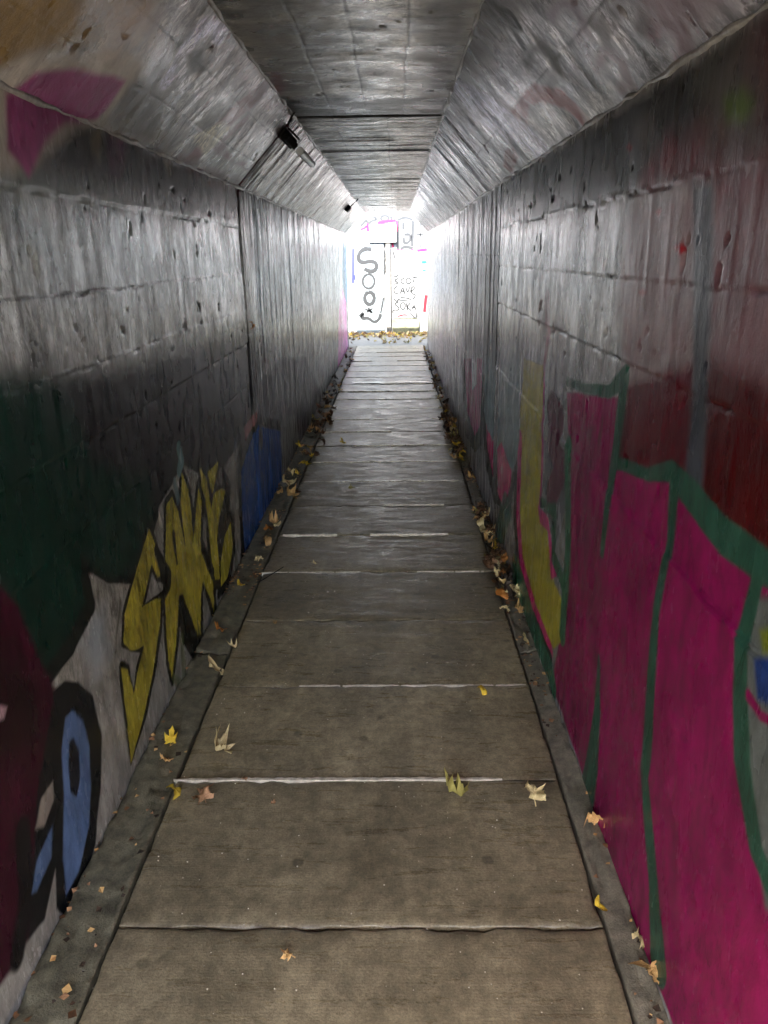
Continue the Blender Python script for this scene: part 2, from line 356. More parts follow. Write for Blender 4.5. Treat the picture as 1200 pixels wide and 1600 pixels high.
# --- right wall
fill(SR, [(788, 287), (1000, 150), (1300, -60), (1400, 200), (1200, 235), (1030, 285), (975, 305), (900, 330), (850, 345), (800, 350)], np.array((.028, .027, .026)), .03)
fill(SR, [(985, 310), (1110, 280), (1108, 560), (978, 600), (965, 480)], np.array((.22, .12, .135)), .04, .85)
fill(SR, [(1040, 215), (1110, 200), (1130, 275), (1060, 290), (1000, 308), (1000, 280)], np.array((.12, .022, .03)), .04)
fill(SR, [(1105, 285), (1090, 200), (1170, 60), (1450, -100), (1450, 250), (1200, 290)], np.array((.10, .022, .035)), .06, .85)
fill(SR, [(1090, 130), (1160, 60), (1200, 130), (1195, 250), (1110, 230)], np.array((.10, .10, .09)), .06, .8)
fill(SR, [(1132, 155), (1160, 138), (1180, 160), (1165, 190), (1138, 188)], np.array((.09, .14, .03)), .02)
fill(SR, [(1000, 190), (1025, 180), (1028, 215), (1005, 235), (990, 215)], np.array((.10, .085, .08)), .03, .7)
fill(SR, [(1112, 270), (1450, 160), (1450, 900), (1200, 860), (1100, 600)], np.array((.14, .045, .06)), .03, .9)
fill(SR, [(975, 596), (1088, 560), (1088, 800), (1050, 760), (955, 745)], alb((58, 6, 16)), .03)
fill(SR, [(1098, 560), (1210, 600), (1500, 760), (1500, 1260), (1200, 915), (1086, 790)], alb((50, 3, 8)), .03)
fill(SR, [(1083, 285), (1116, 280), (1106, 600), (1096, 775), (1070, 745), (1082, 600)], alb((44, 46, 52)), .02)
MAG = alb((98, 2, 56))
fill(SR, [(670, 560), (670, 545), (730, 440), (885, 560), (890, 900), (878, 1010), (840, 960), (800, 900)], alb((84, 84, 86)), .03, .85)
fill(SR, [(885, 612), (972, 622), (962, 722), (1050, 738), (1120, 830), (1200, 885), (1500, 1100), (1500, 2600), (1055, 1600), (1040, 1560), (960, 1372), (905, 1190), (862, 1068), (884, 960), (889, 760)], MAG, .006)
fill(SR, [(1080, 1450), (1400, 1400), (1500, 2600), (1150, 1800), (1060, 1610)], alb((106, 2, 58)), .06, .9)
fill(SR, [(905, 640), (960, 650), (940, 830), (905, 900)], alb((82, 14, 50)), .05, .7)
GRN = alb((31, 62, 50), .85)
stroke(SR, [(885, 595), (910, 606), (950, 612), (976, 590)], [7, 12, 16, 17], GRN)
stroke(SR, [(974, 600), (963, 690), (952, 760), (942, 862)], [13, 12, 9, 6], GRN)
stroke(SR, [(958, 722), (1010, 742), (1050, 738), (1080, 775), (1130, 838), (1200, 890), (1300, 950)], [14, 19, 24, 27, 34, 42, 50], GRN)
stroke(SR, [(1055, 750), (1046, 850), (1026, 960), (1020, 1060), (1016, 1130), (1008, 1210), (1015, 1300), (1024, 1400), (1030, 1500)], [17, 11, 10, 13, 14, 11, 13, 15, 22], GRN)
stroke(SR, [(938, 1028), (936, 1110), (928, 1190), (918, 1250)], [3, 9, 14, 18], GRN)
fill(SR, [(1170, 930), (1320, 940), (1500, 1600), (1200, 1420), (1165, 1200)], alb((72, 76, 74)), .01)
stroke(SR, [(1182, 905), (1160, 1000), (1158, 1080), (1162, 1190), (1185, 1330), (1230, 1440)], [18, 20, 24, 24, 20, 19], GRN)
fill(SR, [(1180, 1030), (1230, 1020), (1230, 1110), (1186, 1090)], alb((24, 44, 92)), .008)
stroke(SR, [(1172, 1085), (1190, 1115), (1220, 1130)], 10, MAG)
fill(SR, [(1186, 985), (1230, 970), (1230, 1015), (1190, 1020)], alb((86, 92, 24)), .01)
fill(SR, [(818, 560), (850, 570), (848, 700), (843, 812), (856, 822), (862, 882), (868, 912), (879, 935), (881, 1000), (866, 1014), (836, 952), (816, 882), (812, 760), (814, 640)], alb((122, 114, 34)), .006)
fill(SR, [(841, 790), (858, 808), (866, 868), (872, 900), (862, 905), (858, 830), (844, 818)], alb((135, 22, 80)), .004)
stroke(SR, [(850, 575), (849, 700), (843, 800)], 3, alb((110, 20, 70)))
fill(SR, [(852, 690), (886, 700), (888, 780), (868, 860), (860, 812), (852, 780)], alb((74, 74, 78)), .01)
stroke(SR, [(862, 640), (874, 660), (862, 690), (880, 730), (862, 775)], [14, 12, 10, 12, 14], alb((60, 28, 40)), .008)
stroke(SR, [(846, 785), (862, 795), (868, 800), (866, 870), (880, 905), (884, 935)], 6, alb((20, 56, 40)))
stroke(SR, [(888, 700), (889, 860), (880, 990)], 9, alb((30, 66, 48)), .006)
stroke(SR, [(813, 690), (810, 800), (815, 882), (836, 956), (862, 1018)], 6, alb((130, 18, 72)), .004)
stroke(SR, [(808, 690), (805, 810), (812, 890), (832, 960), (862, 1030)], 4, BK, .004)
stroke(SR, [(806, 890), (832, 975), (858, 1040), (866, 1075)], 8, alb((26, 66, 50)), .006)
fill(SR, [(755, 480), (812, 500), (812, 690), (803, 735), (790, 720), (774, 700), (757, 655)], alb((74, 88, 92)), .012)
fill(SR, [(756, 655), (776, 704), (784, 690), (800, 738), (798, 768), (788, 792), (772, 762), (760, 720)], alb((128, 26, 70)), .006)
stroke(SR, [(756, 660), (762, 720), (772, 768), (788, 796), (799, 770), (805, 738)], 4, BK, .004)
fill(SR, [(724, 560), (753, 560), (754, 640), (748, 684), (741, 690), (728, 655)], alb((104, 40, 68)), .010)
stroke(SR, [(724, 580), (729, 660), (742, 694), (752, 680), (756, 600)], 4, BK, .004)
fill(SR, [(736, 540), (746, 540), (745, 600), (738, 610)], alb((92, 92, 98)), .01)
stroke(SR, [(800, 800), (790, 800), (782, 840)], 10, alb((28, 64, 52)), .01, .8)
stroke(SR, [(855, 470), (856, 520), (850, 570)], [8, 6, 3], alb((120, 60, 80)), .01)
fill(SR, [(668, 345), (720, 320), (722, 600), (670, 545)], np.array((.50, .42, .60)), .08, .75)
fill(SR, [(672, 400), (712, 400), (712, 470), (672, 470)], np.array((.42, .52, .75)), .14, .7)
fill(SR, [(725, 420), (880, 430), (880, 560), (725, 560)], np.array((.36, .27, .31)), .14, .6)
stroke(SR, [(786, 290), (780, 440), (774, 690), (775, 760)], 7, np.array((.02, .02, .02)), .01)
for q in ((1062, 388, 9), (1005, 455, 6), (1030, 330, 5), (985, 230, 6)):
    fill(SR, [(q[0]-q[2], q[1]), (q[0], q[1]-q[2]), (q[0]+q[2], q[1]), (q[0], q[1]+q[2]*1.4)], np.array((.28, .02, .03)), .006)

fill(SL, [(395, 310), (535, 362), (535, 470), (470, 500), (400, 520)], np.array((.55, .70, .78)), .12, .75)  # bluish glow of the far mouth painted into the wall colour
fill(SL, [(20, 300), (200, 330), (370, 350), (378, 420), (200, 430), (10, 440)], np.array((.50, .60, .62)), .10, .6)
# --- haunches and ceiling
for s in (SL, HL):
    fill(s, [(-300, -300), (120, -120), (150, 60), (60, 90), (-20, 120), (-200, 260)], np.array((.26, .16, .035)), .06, .9)
    fill(s, [(-60, 150), (0, 108), (60, 82), (120, 86), (170, 70), (225, 90), (220, 130), (160, 190), (120, 200), (60, 250), (20, 270), (-60, 280)], np.array((.39, .36, .33)), .03)
    fill(s, [(10, 150), (55, 115), (120, 107), (196, 124), (165, 172), (150, 186), (100, 195), (70, 225), (45, 275), (12, 235)], np.array((.24, .05, .16)), .015)
    stroke(s, [(150, 230), (160, 190), (215, 190), (255, 215), (262, 245)], 14, np.array((.17, .15, .11)), .02, .8)
    fill(s, [(165, 215), (200, 210), (190, 270), (172, 280)], np.array((.10, .05, .09)), .02, .8)
fill(HL, [(120, -40), (260, -60), (240, 60), (170, 70)], np.array((.30, .21, .14)), .06, .8)
stroke(HL, [(262, 125), (280, 100), (292, 75), (312, 45), (335, 40), (345, 60)], 16, np.array((.62, .60, .74)), .012, .95)
stroke(HL, [(290, 140), (283, 110), (290, 80)], 12, np.array((.62, .61, .68)), .012, .9)
for k in range(16):
    x = 265+rng.random()*110; y = 110+rng.random()*120; l = 20+rng.random()*34
    stroke(HL, [(x, y+l*.7), (x+l*.8, y)], [3, 4+rng.random()*6], np.array((.82, .80, .82))*(.8+.3*rng.random()), .008, 1.0)
stroke(HL, [(300, 250), (350, 190), (400, 150), (425, 125)], 16, np.array((.20, .06, .07)), .02, .85)
stroke(HL, [(392, 262), (360, 250), (340, 225), (380, 190)], 7, np.array((.18, .07, .09)), .01, .8)
fill(HL, [(215, 110), (262, 150), (240, 220), (190, 215), (165, 190)], np.array((.11, .105, .10)), .02, .9)
stroke(HL, [(270, 225), (300, 205), (350, 175), (375, 140)], 10, np.array((.09, .085, .08)), .012, .8)
fill(HL, [(300, 215), (345, 190), (360, 200), (320, 245)], np.array((.50, .46, .34)), .012, .9)
stroke(HL, [(345, 10), (380, 70), (415, 125), (455, 182)], 7, np.array((.16, .10, .09)), .01, .7)
fill(HL, [(290, 85), (318, 70), (322, 110), (298, 118)], np.array((.09, .09, .092)), .012, .9)
stroke(HL, [(376, 292), (400, 262), (430, 225), (462, 186)], 12, np.array((.035, .008, .009)), .010)
stroke(HL, [(280, 246), (330, 272), (376, 290)], 14, np.array((.07, .012, .014)), .02, .9)
stroke(SL, [(290, 256), (330, 280), (376, 297)], 8, np.array((.09, .02, .02)), .015, .8)
stroke(HR, [(812, 188), (822, 158), (848, 145), (884, 158), (915, 190), (925, 205)], 16, np.array((.30, .10, .11)), .012)
fill(HR, [(825, 190), (850, 162), (885, 172), (900, 200), (860, 220)], np.array((.46, .44, .42)), .015, .8)
fill(HR, [(788, 232), (802, 228), (812, 245), (800, 272), (786, 260)], np.array((.24, .08, .09)), .012)
stroke(HR, [(735, 160), (790, 190), (820, 215), (838, 225)], 22, np.array((.62, .60, .74)), .02, .8)
for k in range(26):
    x = 780+rng.random()*260; y = 10+rng.random()*190
    if y > 250-(x-700)*.45: continue
    l = 14+rng.random()*34
    stroke(HR, [(x, y), (x+l*.7, y+l)], [4+rng.random()*9, 3], np.array((.80, .78, .84))*(.75+.3*rng.random()), .008, 1.0)
for X0, Y0, W0, c0 in ((900, 60, 18, (.12, .115, .12)), (960, 20, 22, (.10, .09, .10)), (860, 30, 14, (.20, .17, .22)), (1020, 60, 20, (.12, .06, .08)), (930, 110, 14, (.16, .11, .13)), (820, 100, 12, (.10, .10, .105))):
    stroke(HR, [(X0, Y0), (X0+14, Y0-26), (X0+40, Y0-18), (X0+52, Y0+14), (X0+40, Y0+34)], W0, np.array(c0), .012, .85)
fill(HR, [(990, -30), (1120, -80), (1200, -60), (1090, 40), (1030, 60)], np.array((.16, .08, .10)), .05, .8)
stroke(HR, [(786, 15), (800, 22), (812, 42)], 5, np.array((.02, .02, .02)), .005)
fill(HR, [(700, 60), (760, -30), (820, 0), (770, 90), (720, 130)], np.array((.09, .088, .085)), .04, .8)
fill(HR, [(900, 150), (960, 130), (950, 170), (915, 195)], np.array((.48, .46, .43)), .02, .7)
fill(CE, [(440, 185), (444, 152), (700, 152), (700, 183)], np.array((.03, .03, .028)), .03, .9)
fill(CE, [(655, 0), (760, -20), (720, 110), (690, 175), (660, 160)], np.array((.05, .05, .05)), .05, .8)
fill(CE, [(420, 112), (440, 110), (452, 135), (440, 150), (425, 140)], np.array((.22, .03, .04)), .02, .85)
for s in (CE,):
    fill(s, [(330, -80), (480, -80), (520, 60), (500, 150), (450, 160), (400, 90)], np.array((.10, .10, .095)), .06, .7)

def ygrid(y0, y1):
    ys = [y0]; y = y0
    while y < y1-1e-6:
        step = .12 if y < .6 else (.02 if y < .95 else max(.0050, .0042*y))
        y = min(y+step, y1); ys.append(y)
    return np.array(ys)
def painted(s, name, y0, y1, mat, disp, base, parent, dv=.0055):
    ys = ygrid(y0, y1); nv = max(2, int(s.L/dv)+1); vs = np.linspace(0, s.L, nv)
    Y, V = np.meshgrid(ys, vs, indexing='ij')
    col = base(Y, V); pm = np.zeros(Y.shape)
    wob = (fbm(n2, Y*9, V*9, 3)-.5)*.012; wob2 = (fbm(n3, Y*9+50, V*9, 3)-.5)*.012
    for sh in s.shapes:
        P = sh[1]; us = [p[0] for p in P]; ws = [p[1] for p in P]; mrg = .12 + (max(sh[6]) if sh[0] == 's' else 0)+sh[3]
        i0, i1 = np.searchsorted(ys, [min(us)-mrg, max(us)+mrg])
        j0, j1 = np.searchsorted(vs, [min(ws)-mrg, max(ws)+mrg])
        if i1 <= i0 or j1 <= j0: continue
        U = (Y+wob)[i0:i1, j0:j1]; W_ = (V+wob2)[i0:i1, j0:j1]
        d = in_poly(U, W_, P) if sh[0] == 'p' else seg_d(U, W_, P, sh[6])
        a = np.clip(.5 - d/(2*sh[3]), 0, 1)*sh[4]; a = a*a*(3-2*a) if sh[4] == 1 else a
        if sh[2].mean() < .4: pm[i0:i1, j0:j1] = np.maximum(pm[i0:i1, j0:j1], a)
        else: pm[i0:i1, j0:j1] *= 1-a
        col[i0:i1, j0:j1] = col[i0:i1, j0:j1]*(1-a[..., None]) + sh[2][None, None, :]*a[..., None]
    D = disp(Y, V); lum = col.mean(-1); sat = (col.max(-1)-col.min(-1))/(col.max(-1)+.01); gl = 1-(.76 if s in (SL, SR) else .92)*pm; gl = gl*(1-.35*np.clip((.7-V)*2, 0, 1)*(s in (SL, SR)))
    if y0 > Y_IN+.1: D = D - .012*np.exp(-((Y-y0)/.006)**2)
    if y1 < Y_OUT-.1: D = D - .012*np.exp(-((Y-y1)/.006)**2)
    D = D*np.clip(np.minimum(V, s.L-V)/.02, 0, 1)
    P3 = s.a[None, None, :] + V[..., None]*s.d + D[..., None]*s.n
    P3[..., 1] = Y
    nu, nv_ = Y.shape; idx = np.arange(nu*nv_).reshape(nu, nv_)
    q = np.stack([idx[:-1, :-1], idx[1:, :-1], idx[1:, 1:], idx[:-1, 1:]], -1).reshape(-1, 4)
    e1 = np.array([0, 1., 0]); nn = np.cross(e1, s.d)
    if np.dot(nn, s.n) < 0: q = q[:, ::-1]
    me = bpy.data.meshes.new(name)
    me.vertices.add(nu*nv_); me.vertices.foreach_set('co', P3.reshape(-1).astype(np.float32))
    me.loops.add(q.size); me.loops.foreach_set('vertex_index', q.reshape(-1).astype(np.int32))
    me.polygons.add(len(q)); me.polygons.foreach_set('loop_start', np.arange(0, q.size, 4, dtype=np.int32))
    me.update(calc_edges=True)
    me.polygons.foreach_set('use_smooth', np.ones(len(q), bool))
    at = me.color_attributes.new('Col', 'FLOAT_COLOR', 'POINT')
    c4 = np.ones((nu*nv_, 4), np.float32); c4[:, :3] = col.reshape(-1, 3); c4[:, 3] = gl.reshape(-1); at.data.foreach_set('color', c4.reshape(-1))
    me.materials.append(mat)
    return link(name, me, parent)

def step_lines(V, zs, amp, seed):
    r = np.random.default_rng(seed); d = np.zeros_like(V); edges = [-1]+list(zs)+[99]
    for i in range(len(edges)-1):
        d = np.where((V >= edges[i]) & (V < edges[i+1]), r.uniform(-amp, amp), d)
    return d
def vz(s, px, py): return s.uv(px, py)[1]
L_LIFTS = sorted([vz(SL, 200, 322), vz(SL, 130, 456), vz(SL, 183, 554), vz(SL, 200, 648), vz(SL, 200, 767)])
R_LIFTS = sorted([vz(SR, 1020, 292), vz(SR, 980, 565), vz(SR, 950, 766), vz(SR, 900, 425)])
def wall_disp(lifts, far, seed):
    def f(Y, V):
        wv = V + (fbm(n4, Y*6, V*0+seed, 3)-.5)*.008
        d = step_lines(wv, lifts, .0035, seed)
        for z in lifts:
            r = fbm(n1, Y*14+z*9, V*0, 3)
            d = d + .0022*np.exp(-((wv-z)/.003)**2)*np.clip((r-.45)*5, 0, 1) - .005*np.exp(-((wv-z+.006)/.0025)**2)*np.clip((.55-r)*5, 0, 1)
        d = d + (fbm(n2, Y*4, V*3, 3)-.5)*.008
        drip = np.clip(fbm(n3, Y*30, V*2.5+seed, 3)-.52, 0, 1)*.004*np.clip((fbm(n1, Y*2, V*2, 2)-.35)*4, 0, 1)*np.clip((V-.95)*4, .08, 1) * (1 if not far else 1.2)
        d = d + drip
        pits = np.clip(fbm(n4, Y*22+seed, V*17, 3)-.80, 0, 1)*.12*np.clip((V-.8)*4, 0, 1)
        d = d - pits
        if far:
            k = Y/.105; b = np.floor(k); h = np.modf(np.abs(np.sin(b*12.9898+seed)*43758.5453))[0]
            fr = k-b
            d = d + (h-.5)*.004 + .003*np.exp(-((np.minimum(fr, 1-fr))/.05)**2)*(h > .5) - .004*np.exp(-((np.minimum(fr, 1-fr))/.05)**2)*(h <= .5)
            d = d + (fbm(n1, Y*60, V*3, 3)-.5)*.004
        return d
    return f
def base_wall(seed, tint, lines=(), kk=1.0):
    def f(Y, V):
        g = fbm(n1, Y*2.1+seed, V*1.6, 4); st = fbm(n3, Y*26+seed, V*1.1, 3)
        k = (.55+.6*g+.8*(st-.5))*(kk+(1-kk)*np.clip((13.0-Y)/2.5, 0, 1))  # base colour darkened towards the far mouth to hold down its glare
        c = np.ones(Y.shape+(3,))*np.array(tint)*k[..., None]
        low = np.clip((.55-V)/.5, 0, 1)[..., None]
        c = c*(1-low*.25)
        drk = np.clip((fbm(n2, Y*7+seed, V*3, 4)-.60)*6, 0, 1)[..., None]
        crk = np.clip((fbm(n4, Y*(55 if kk < 2 else 1)+seed, V*4, 3)-.63)*14, 0, 1)[..., None]*.8*np.clip((Y-3)*.6, .25, 1)[..., None]; c = c*(1-crk)
        c = c*(1-.65*drk)
        for v0 in lines: c = c*(1-.75*np.exp(-((V-v0-(fbm(n1, Y*3, V*0, 2)-.5)*.01)/.0045)**2)*np.clip((fbm(n2, Y*2.5, V*0+v0*9, 3)-.25)*6, 0, 1))[..., None]
        return np.clip(c, .01, .85)
    return f
def disp_boards(w, amp, seed, grain=.008):
    def f(Y, V):
        k = Y/w + (fbm(n2, Y*3, V*3, 2)-.5)*.1; b = np.floor(k); h = np.modf(np.abs(np.sin(b*12.9898+seed)*43758.5453))[0]; fr = k-b
        d = (h-.5)*amp*.6 + .003*np.exp(-((np.minimum(fr, 1-fr))/.06)**2)*np.where(h > .5, 1, -1)
        d = d + (fbm(n1, Y*70+seed, V*5, 3)-.5)*grain*.6 + (fbm(n3, Y*6, V*6, 3)-.5)*.006
        return d
    return f
def disp_smooth(seed, lines):
    def f(Y, V):
        d = (fbm(n2, Y*4+seed, V*5, 3)-.5)*.007 + np.clip(fbm(n3, Y*13+seed, V*5, 3)-.54, 0, 1)*.008
        d = d - np.clip(fbm(n4, Y*20+seed, V*20, 3)-.83, 0, 1)*.08
        for v0 in lines:
            d = d - .0015*np.exp(-((V-v0-(fbm(n1, Y*3, V*0, 2)-.5)*.01)/.0035)**2)
        return d
    return f

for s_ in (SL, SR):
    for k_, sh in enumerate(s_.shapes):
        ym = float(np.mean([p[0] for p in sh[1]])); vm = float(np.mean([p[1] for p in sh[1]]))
        if vm < 1.2 and ym > 2: s_.shapes[k_] = (*sh[:2], np.clip(sh[2]*(1+min(.9, (ym-2)*.25)), 0, .8), *sh[3:])  # paint colours lifted deeper in to make up for the weaker light
tun = empty('pedestrian_underpass', (0, 0, 0))
tag(tun, 'narrow dark concrete pedestrian underpass with graffiti covered walls and sloping ceiling corners', 'tunnel')
TL = (.58, .60, .61); TR = (.66, .65, .66)
ce_lines = [CE.uv(567, 150)[1], CE.uv(508, 150)[1], CE.uv(632, 150)[1]]
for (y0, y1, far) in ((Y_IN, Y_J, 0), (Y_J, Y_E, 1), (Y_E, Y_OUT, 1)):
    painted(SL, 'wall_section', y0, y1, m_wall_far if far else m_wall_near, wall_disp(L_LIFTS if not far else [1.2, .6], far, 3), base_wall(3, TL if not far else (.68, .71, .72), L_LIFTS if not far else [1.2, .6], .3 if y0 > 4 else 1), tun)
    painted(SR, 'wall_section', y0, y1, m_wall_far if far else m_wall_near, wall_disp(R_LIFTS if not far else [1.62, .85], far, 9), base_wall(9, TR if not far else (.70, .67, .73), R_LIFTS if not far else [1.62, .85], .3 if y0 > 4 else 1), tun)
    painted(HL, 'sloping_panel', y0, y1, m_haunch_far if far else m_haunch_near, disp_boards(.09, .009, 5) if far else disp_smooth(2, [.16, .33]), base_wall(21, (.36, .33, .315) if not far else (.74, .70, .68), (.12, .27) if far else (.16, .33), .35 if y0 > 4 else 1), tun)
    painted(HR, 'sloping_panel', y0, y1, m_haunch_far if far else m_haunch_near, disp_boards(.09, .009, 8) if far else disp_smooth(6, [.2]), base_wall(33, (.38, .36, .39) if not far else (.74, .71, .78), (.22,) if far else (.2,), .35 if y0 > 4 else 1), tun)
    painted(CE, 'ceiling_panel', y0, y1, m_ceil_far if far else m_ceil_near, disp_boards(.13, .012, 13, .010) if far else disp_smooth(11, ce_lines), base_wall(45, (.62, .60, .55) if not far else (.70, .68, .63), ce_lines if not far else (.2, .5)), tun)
def ridge(P, n_, seed, y0, y1):
    r = np.random.default_rng(seed); ys = ygrid(y0, y1)[::3]; k = len(ys)
    a = .003+.010*np.clip(fbm(n1, ys*9+seed, ys*0, 4)-.35, 0, 1)*1.6; off = (fbm(n2, ys*14, ys*0+seed, 3)-.5)*.012
    t = np.array([-n_[2], 0, n_[0]]); V = []
    for m, al in ((-1.6, 0), (-.5, .9), (.6, 1), (1.6, 0)):
        V.append(np.stack([P[0]+t[0]*(a*m+off)+n_[0]*(a*al-.002*(al == 0)), ys, P[1]+t[2]*(a*m+off)+n_[2]*(a*al-.002*(al == 0))], -1))
    V = np.stack(V, 1).reshape(-1, 3); F = []
    for i in range(k-1):
        for j in range(3): F.append((i*4+j, i*4+j+1, i*4+j+5, i*4+j+4))
    return link('casting_ridge', mesh('casting_ridge', V, F, m_ridge, True), tun)
m_ridge = plain('ridge_concrete', (.24, .225, .21), .35, .5, 12, .004, .6)
for q, (P, S1, S2) in enumerate((((XL, ZW), SL, HL), ((CL, ZC), HL, CE), ((XR, ZW), SR, HR), ((CRR, ZC), HR, CE))):
    nn_ = S1.n+S2.n; nn_ = nn_/np.linalg.norm(nn_); ridge(P, nn_, 5+q, Y_IN, Y_OUT)
# concrete lip between ceiling and sloping panels, and the body of the tunnel round them
def prism(name, prof, y0, y1, mat, parent):
    n = len(prof); V = [(x, y0, z) for x, z in prof]+[(x, y1, z) for x, z in prof]
    F = [tuple(range(n))[::-1], tuple(range(n, 2*n))]+[(i, (i+1) % n, (i+1) % n+n, i+n) for i in range(n)]
    return link(name, mesh(name, V, F, mat), parent)
e = .035
outer = [(XL-.35, -.3), (XL-e, -.3), (XL-e, ZW+.01), (CL-.015, ZC+e), (CRR+.015, ZC+e), (XR+e, ZW+.01), (XR+e, -.3), (XR+.35, -.3), (XR+.35, EMB-.05), (XL-.35, EMB-.05)]
m_shell = plain('tunnel_concrete', (.3, .29, .27), .8, .25, 4, .004)
prism('concrete_body', outer, Y_IN+.01, Y_OUT-.01, m_shell, tun)
# closing rims at both mouths (thin frames filling the gap between lining and body)
for y0, y1 in ((Y_OUT-.012, Y_OUT+.03), (Y_IN-.03, Y_IN+.012)):
    r1 = [(XL-.37, -.3), (XL-.002, -.3), (XL-.002, ZW+.001), (CL-.001, ZC+.002), (CRR+.001, ZC+.002), (XR+.002, ZW+.001), (XR+.002, -.3), (XR+.37, -.3), (XR+.37, EMB-.02), (XL-.37, EMB-.02)]
    prism('portal_rim', r1, y0, y1, m_conc, tun)

# ------------------------------------------------------------------ ground, banks
def sheet(name, x0, x1, y0, y1, z, mat):
    o = link(name, mesh(name, [(x0, y0, z), (x1, y0, z), (x1, y1, z), (x0, y1, z)], [(0, 1, 2, 3)], mat)); return tag(o, kind='structure')
sheet('ground', -400, 400, -400, 400, -.045, m_soil)
tag(box('landing', -6, 6, Y_OUT+.032, YW, -.04, -.006, m_landing), kind='structure')
tag(box('approach_path', -1.6, 1.4, -9, Y_IN-.032, -.04, -.004, m_landing), kind='structure')
bank = empty('bank', (0, 0, 0)); tag(bank, kind='structure')
for a, b in ((-60, XL-.372), (XR+.372, 60)):
    box('bank_side', a, b, Y_IN-.02, Y_OUT+.02, -.04, EMB, m_grass, bank)
box('bank_top', XL-.372, XR+.372, Y_IN-.02, Y_OUT+.02, EMB-.049, EMB, m_grass, bank)

# retaining walls of the approach behind the camera
def rwall(x0, x1, y0, y1, z1, label):
    o = box('retaining_wall', x0, x1, y0, y1, -.04, z1, m_conc, None, .01); tag(o, label, 'wall'); return o
rwall(-1.9, -1.6, -9, Y_IN-.04, 2.5, 'grey concrete retaining wall on the open side left of the near tunnel mouth')
rwall(1.4, 1.7, -9, Y_IN-.04, 2.5, 'grey concrete retaining wall on the open side right of the near tunnel mouth')

# ------------------------------------------------------------------ paving
path = empty('footpath', (0, 0, 0)); tag(path, kind='structure')
Y0J, DJ = 1.4694, .5631
GAP = .009
def slab_mesh(i, L, seed):
    nx, ny = 40, 18
    r = np.random.default_rng(seed); W = PR-PL-.012
    bump_e = VN(seed+100)
    xs = np.concatenate([[0, .004, .012], np.linspace(.03, W-.03, nx), [W-.012, W-.004, W]])
    ys = np.concatenate([[0, .003, .010], np.linspace(.025, L-.025, ny), [L-.010, L-.003, L]])
    X, Y = np.meshgrid(xs, ys, indexing='ij')
    ex = np.minimum(X, W-X); ey = np.minimum(Y, L-Y); ed = np.minimum(ex, ey)
    Z = -.0035*np.exp(-ed/.004)
    chip = fbm(bump_e, X*22, Y*22+3, 3)
    Z = Z - np.clip(chip-.52, 0, 1)*.05*np.exp(-ed/.012)
    Z = Z + (fbm(n1, X*5+seed, Y*5, 3)-.5)*.004
    # rough outline
    jx = (fbm(bump_e, Y*30, X*0+5, 3)-.5)*.008; jy = (fbm(bump_e, X*30, Y*0+9, 3)-.5)*.007
    X2 = X + jx*np.exp(-ex/.01); Y2 = Y + jy*np.exp(-ey/.01)
    tilt = r.uniform(-.0035, .0035)*(1 if i < 5 else 1.8); tx = r.uniform(-.002, .002)
    Z = Z + (Y/L-.5)*2*tilt + (X/W-.5)*2*tx
    nu, nv = X.shape; V = np.stack([X2, Y2, Z], -1).reshape(-1, 3)
    idx = np.arange(nu*nv).reshape(nu, nv)
    F = np.stack([idx[:-1, :-1], idx[1:, :-1], idx[1:, 1:], idx[:-1, 1:]], -1).reshape(-1, 4).tolist()
    ring = list(idx[:, 0])+list(idx[-1, 1:])+list(idx[-2::-1, -1])+list(idx[0, -2:0:-1])
    base = len(V); low = V[ring].copy(); low[:, 2] = -.04; V = np.concatenate([V, low])
    n = len(ring)
    F += [(int(ring[k]), base+k, base+(k+1) % n, int(ring[(k+1) % n])) for k in range(n)]
    me = mesh('paving_slab', V, F, m_slab, True)
    for q in range(len(F)-n, len(F)): me.polygons[q].use_smooth = False
    return me
slabs = {}
for i in range(-6, 23):
    y0 = Y0J+DJ*(i)+GAP/2; L = DJ-GAP
    if i == 22: L = Y_OUT-y0+.028
    o = link('paving_slab', slab_mesh(i, L, 40+i), path, (PL+.006, y0, 0))
    slabs[i] = o
def ribbon3(name, pts, w, mat, parent, z0=-.03, wob=.3, seed=0):
    """mortar fillet or painted lip glint in a joint: pts along X"""
    r = np.random.default_rng(seed); V = []; F = []
    for k, (x, y, z) in enumerate(pts):
        ww = w*(1+wob*(r.random()-.5)*2); zz = z+(r.random()-.5)*.002
        ww *= min(1, .25+min(k, len(pts)-1-k)*.16)
        V += [(x, y-ww/2, z0), (x, y-ww/2*.7, zz), (x, y+ww/2*.7, zz), (x, y+ww/2, z0)]
    for k in range(len(pts)-1):
        a = k*4
        for j in range(3): F.append((a+j, a+4+j, a+5+j, a+1+j))
    return link(name, mesh(name, V, F, mat), parent)
def joint(i, x0, x1, w, z=.001, seed=0, gaps=0.0):
    y = Y0J+DJ*i; x = x0; r = random.Random(i*7+seed)
    while x < x1:
        l = r.uniform(.12, .5) if gaps else x1-x
        xe = min(x+l, x1)
        if not gaps or r.random() > gaps:
            n = max(3, int((xe-x)/.012)); pts = [(x+(xe-x)*k/n, y+(r.random()-.5)*.0025, z) for k in range(n+1)]
            ribbon3('mortar_and_glint_joint', pts, w, m_mortar_and_glint, path, seed=i)
        x = xe+.01
px = lambda p, y: floor_pt(p, y)[0]
joint(1, px(272, 1217), px(785, 1220), .017, .004)
joint(2, px(468, 1070), px(822, 1070), .014, .002, gaps=.12)
joint(4, px(402, 893), px(756, 893), .011, .002, gaps=.1)
for i in range(5, 22):
    joint(i, PL+.03, PR-.03, (.013+.010*((i*37 % 10)/10))*(1+.05*i), .007, gaps=.12 if i % 3 else .4)  # far joints: pale strips stand in for light glinting off slab lips
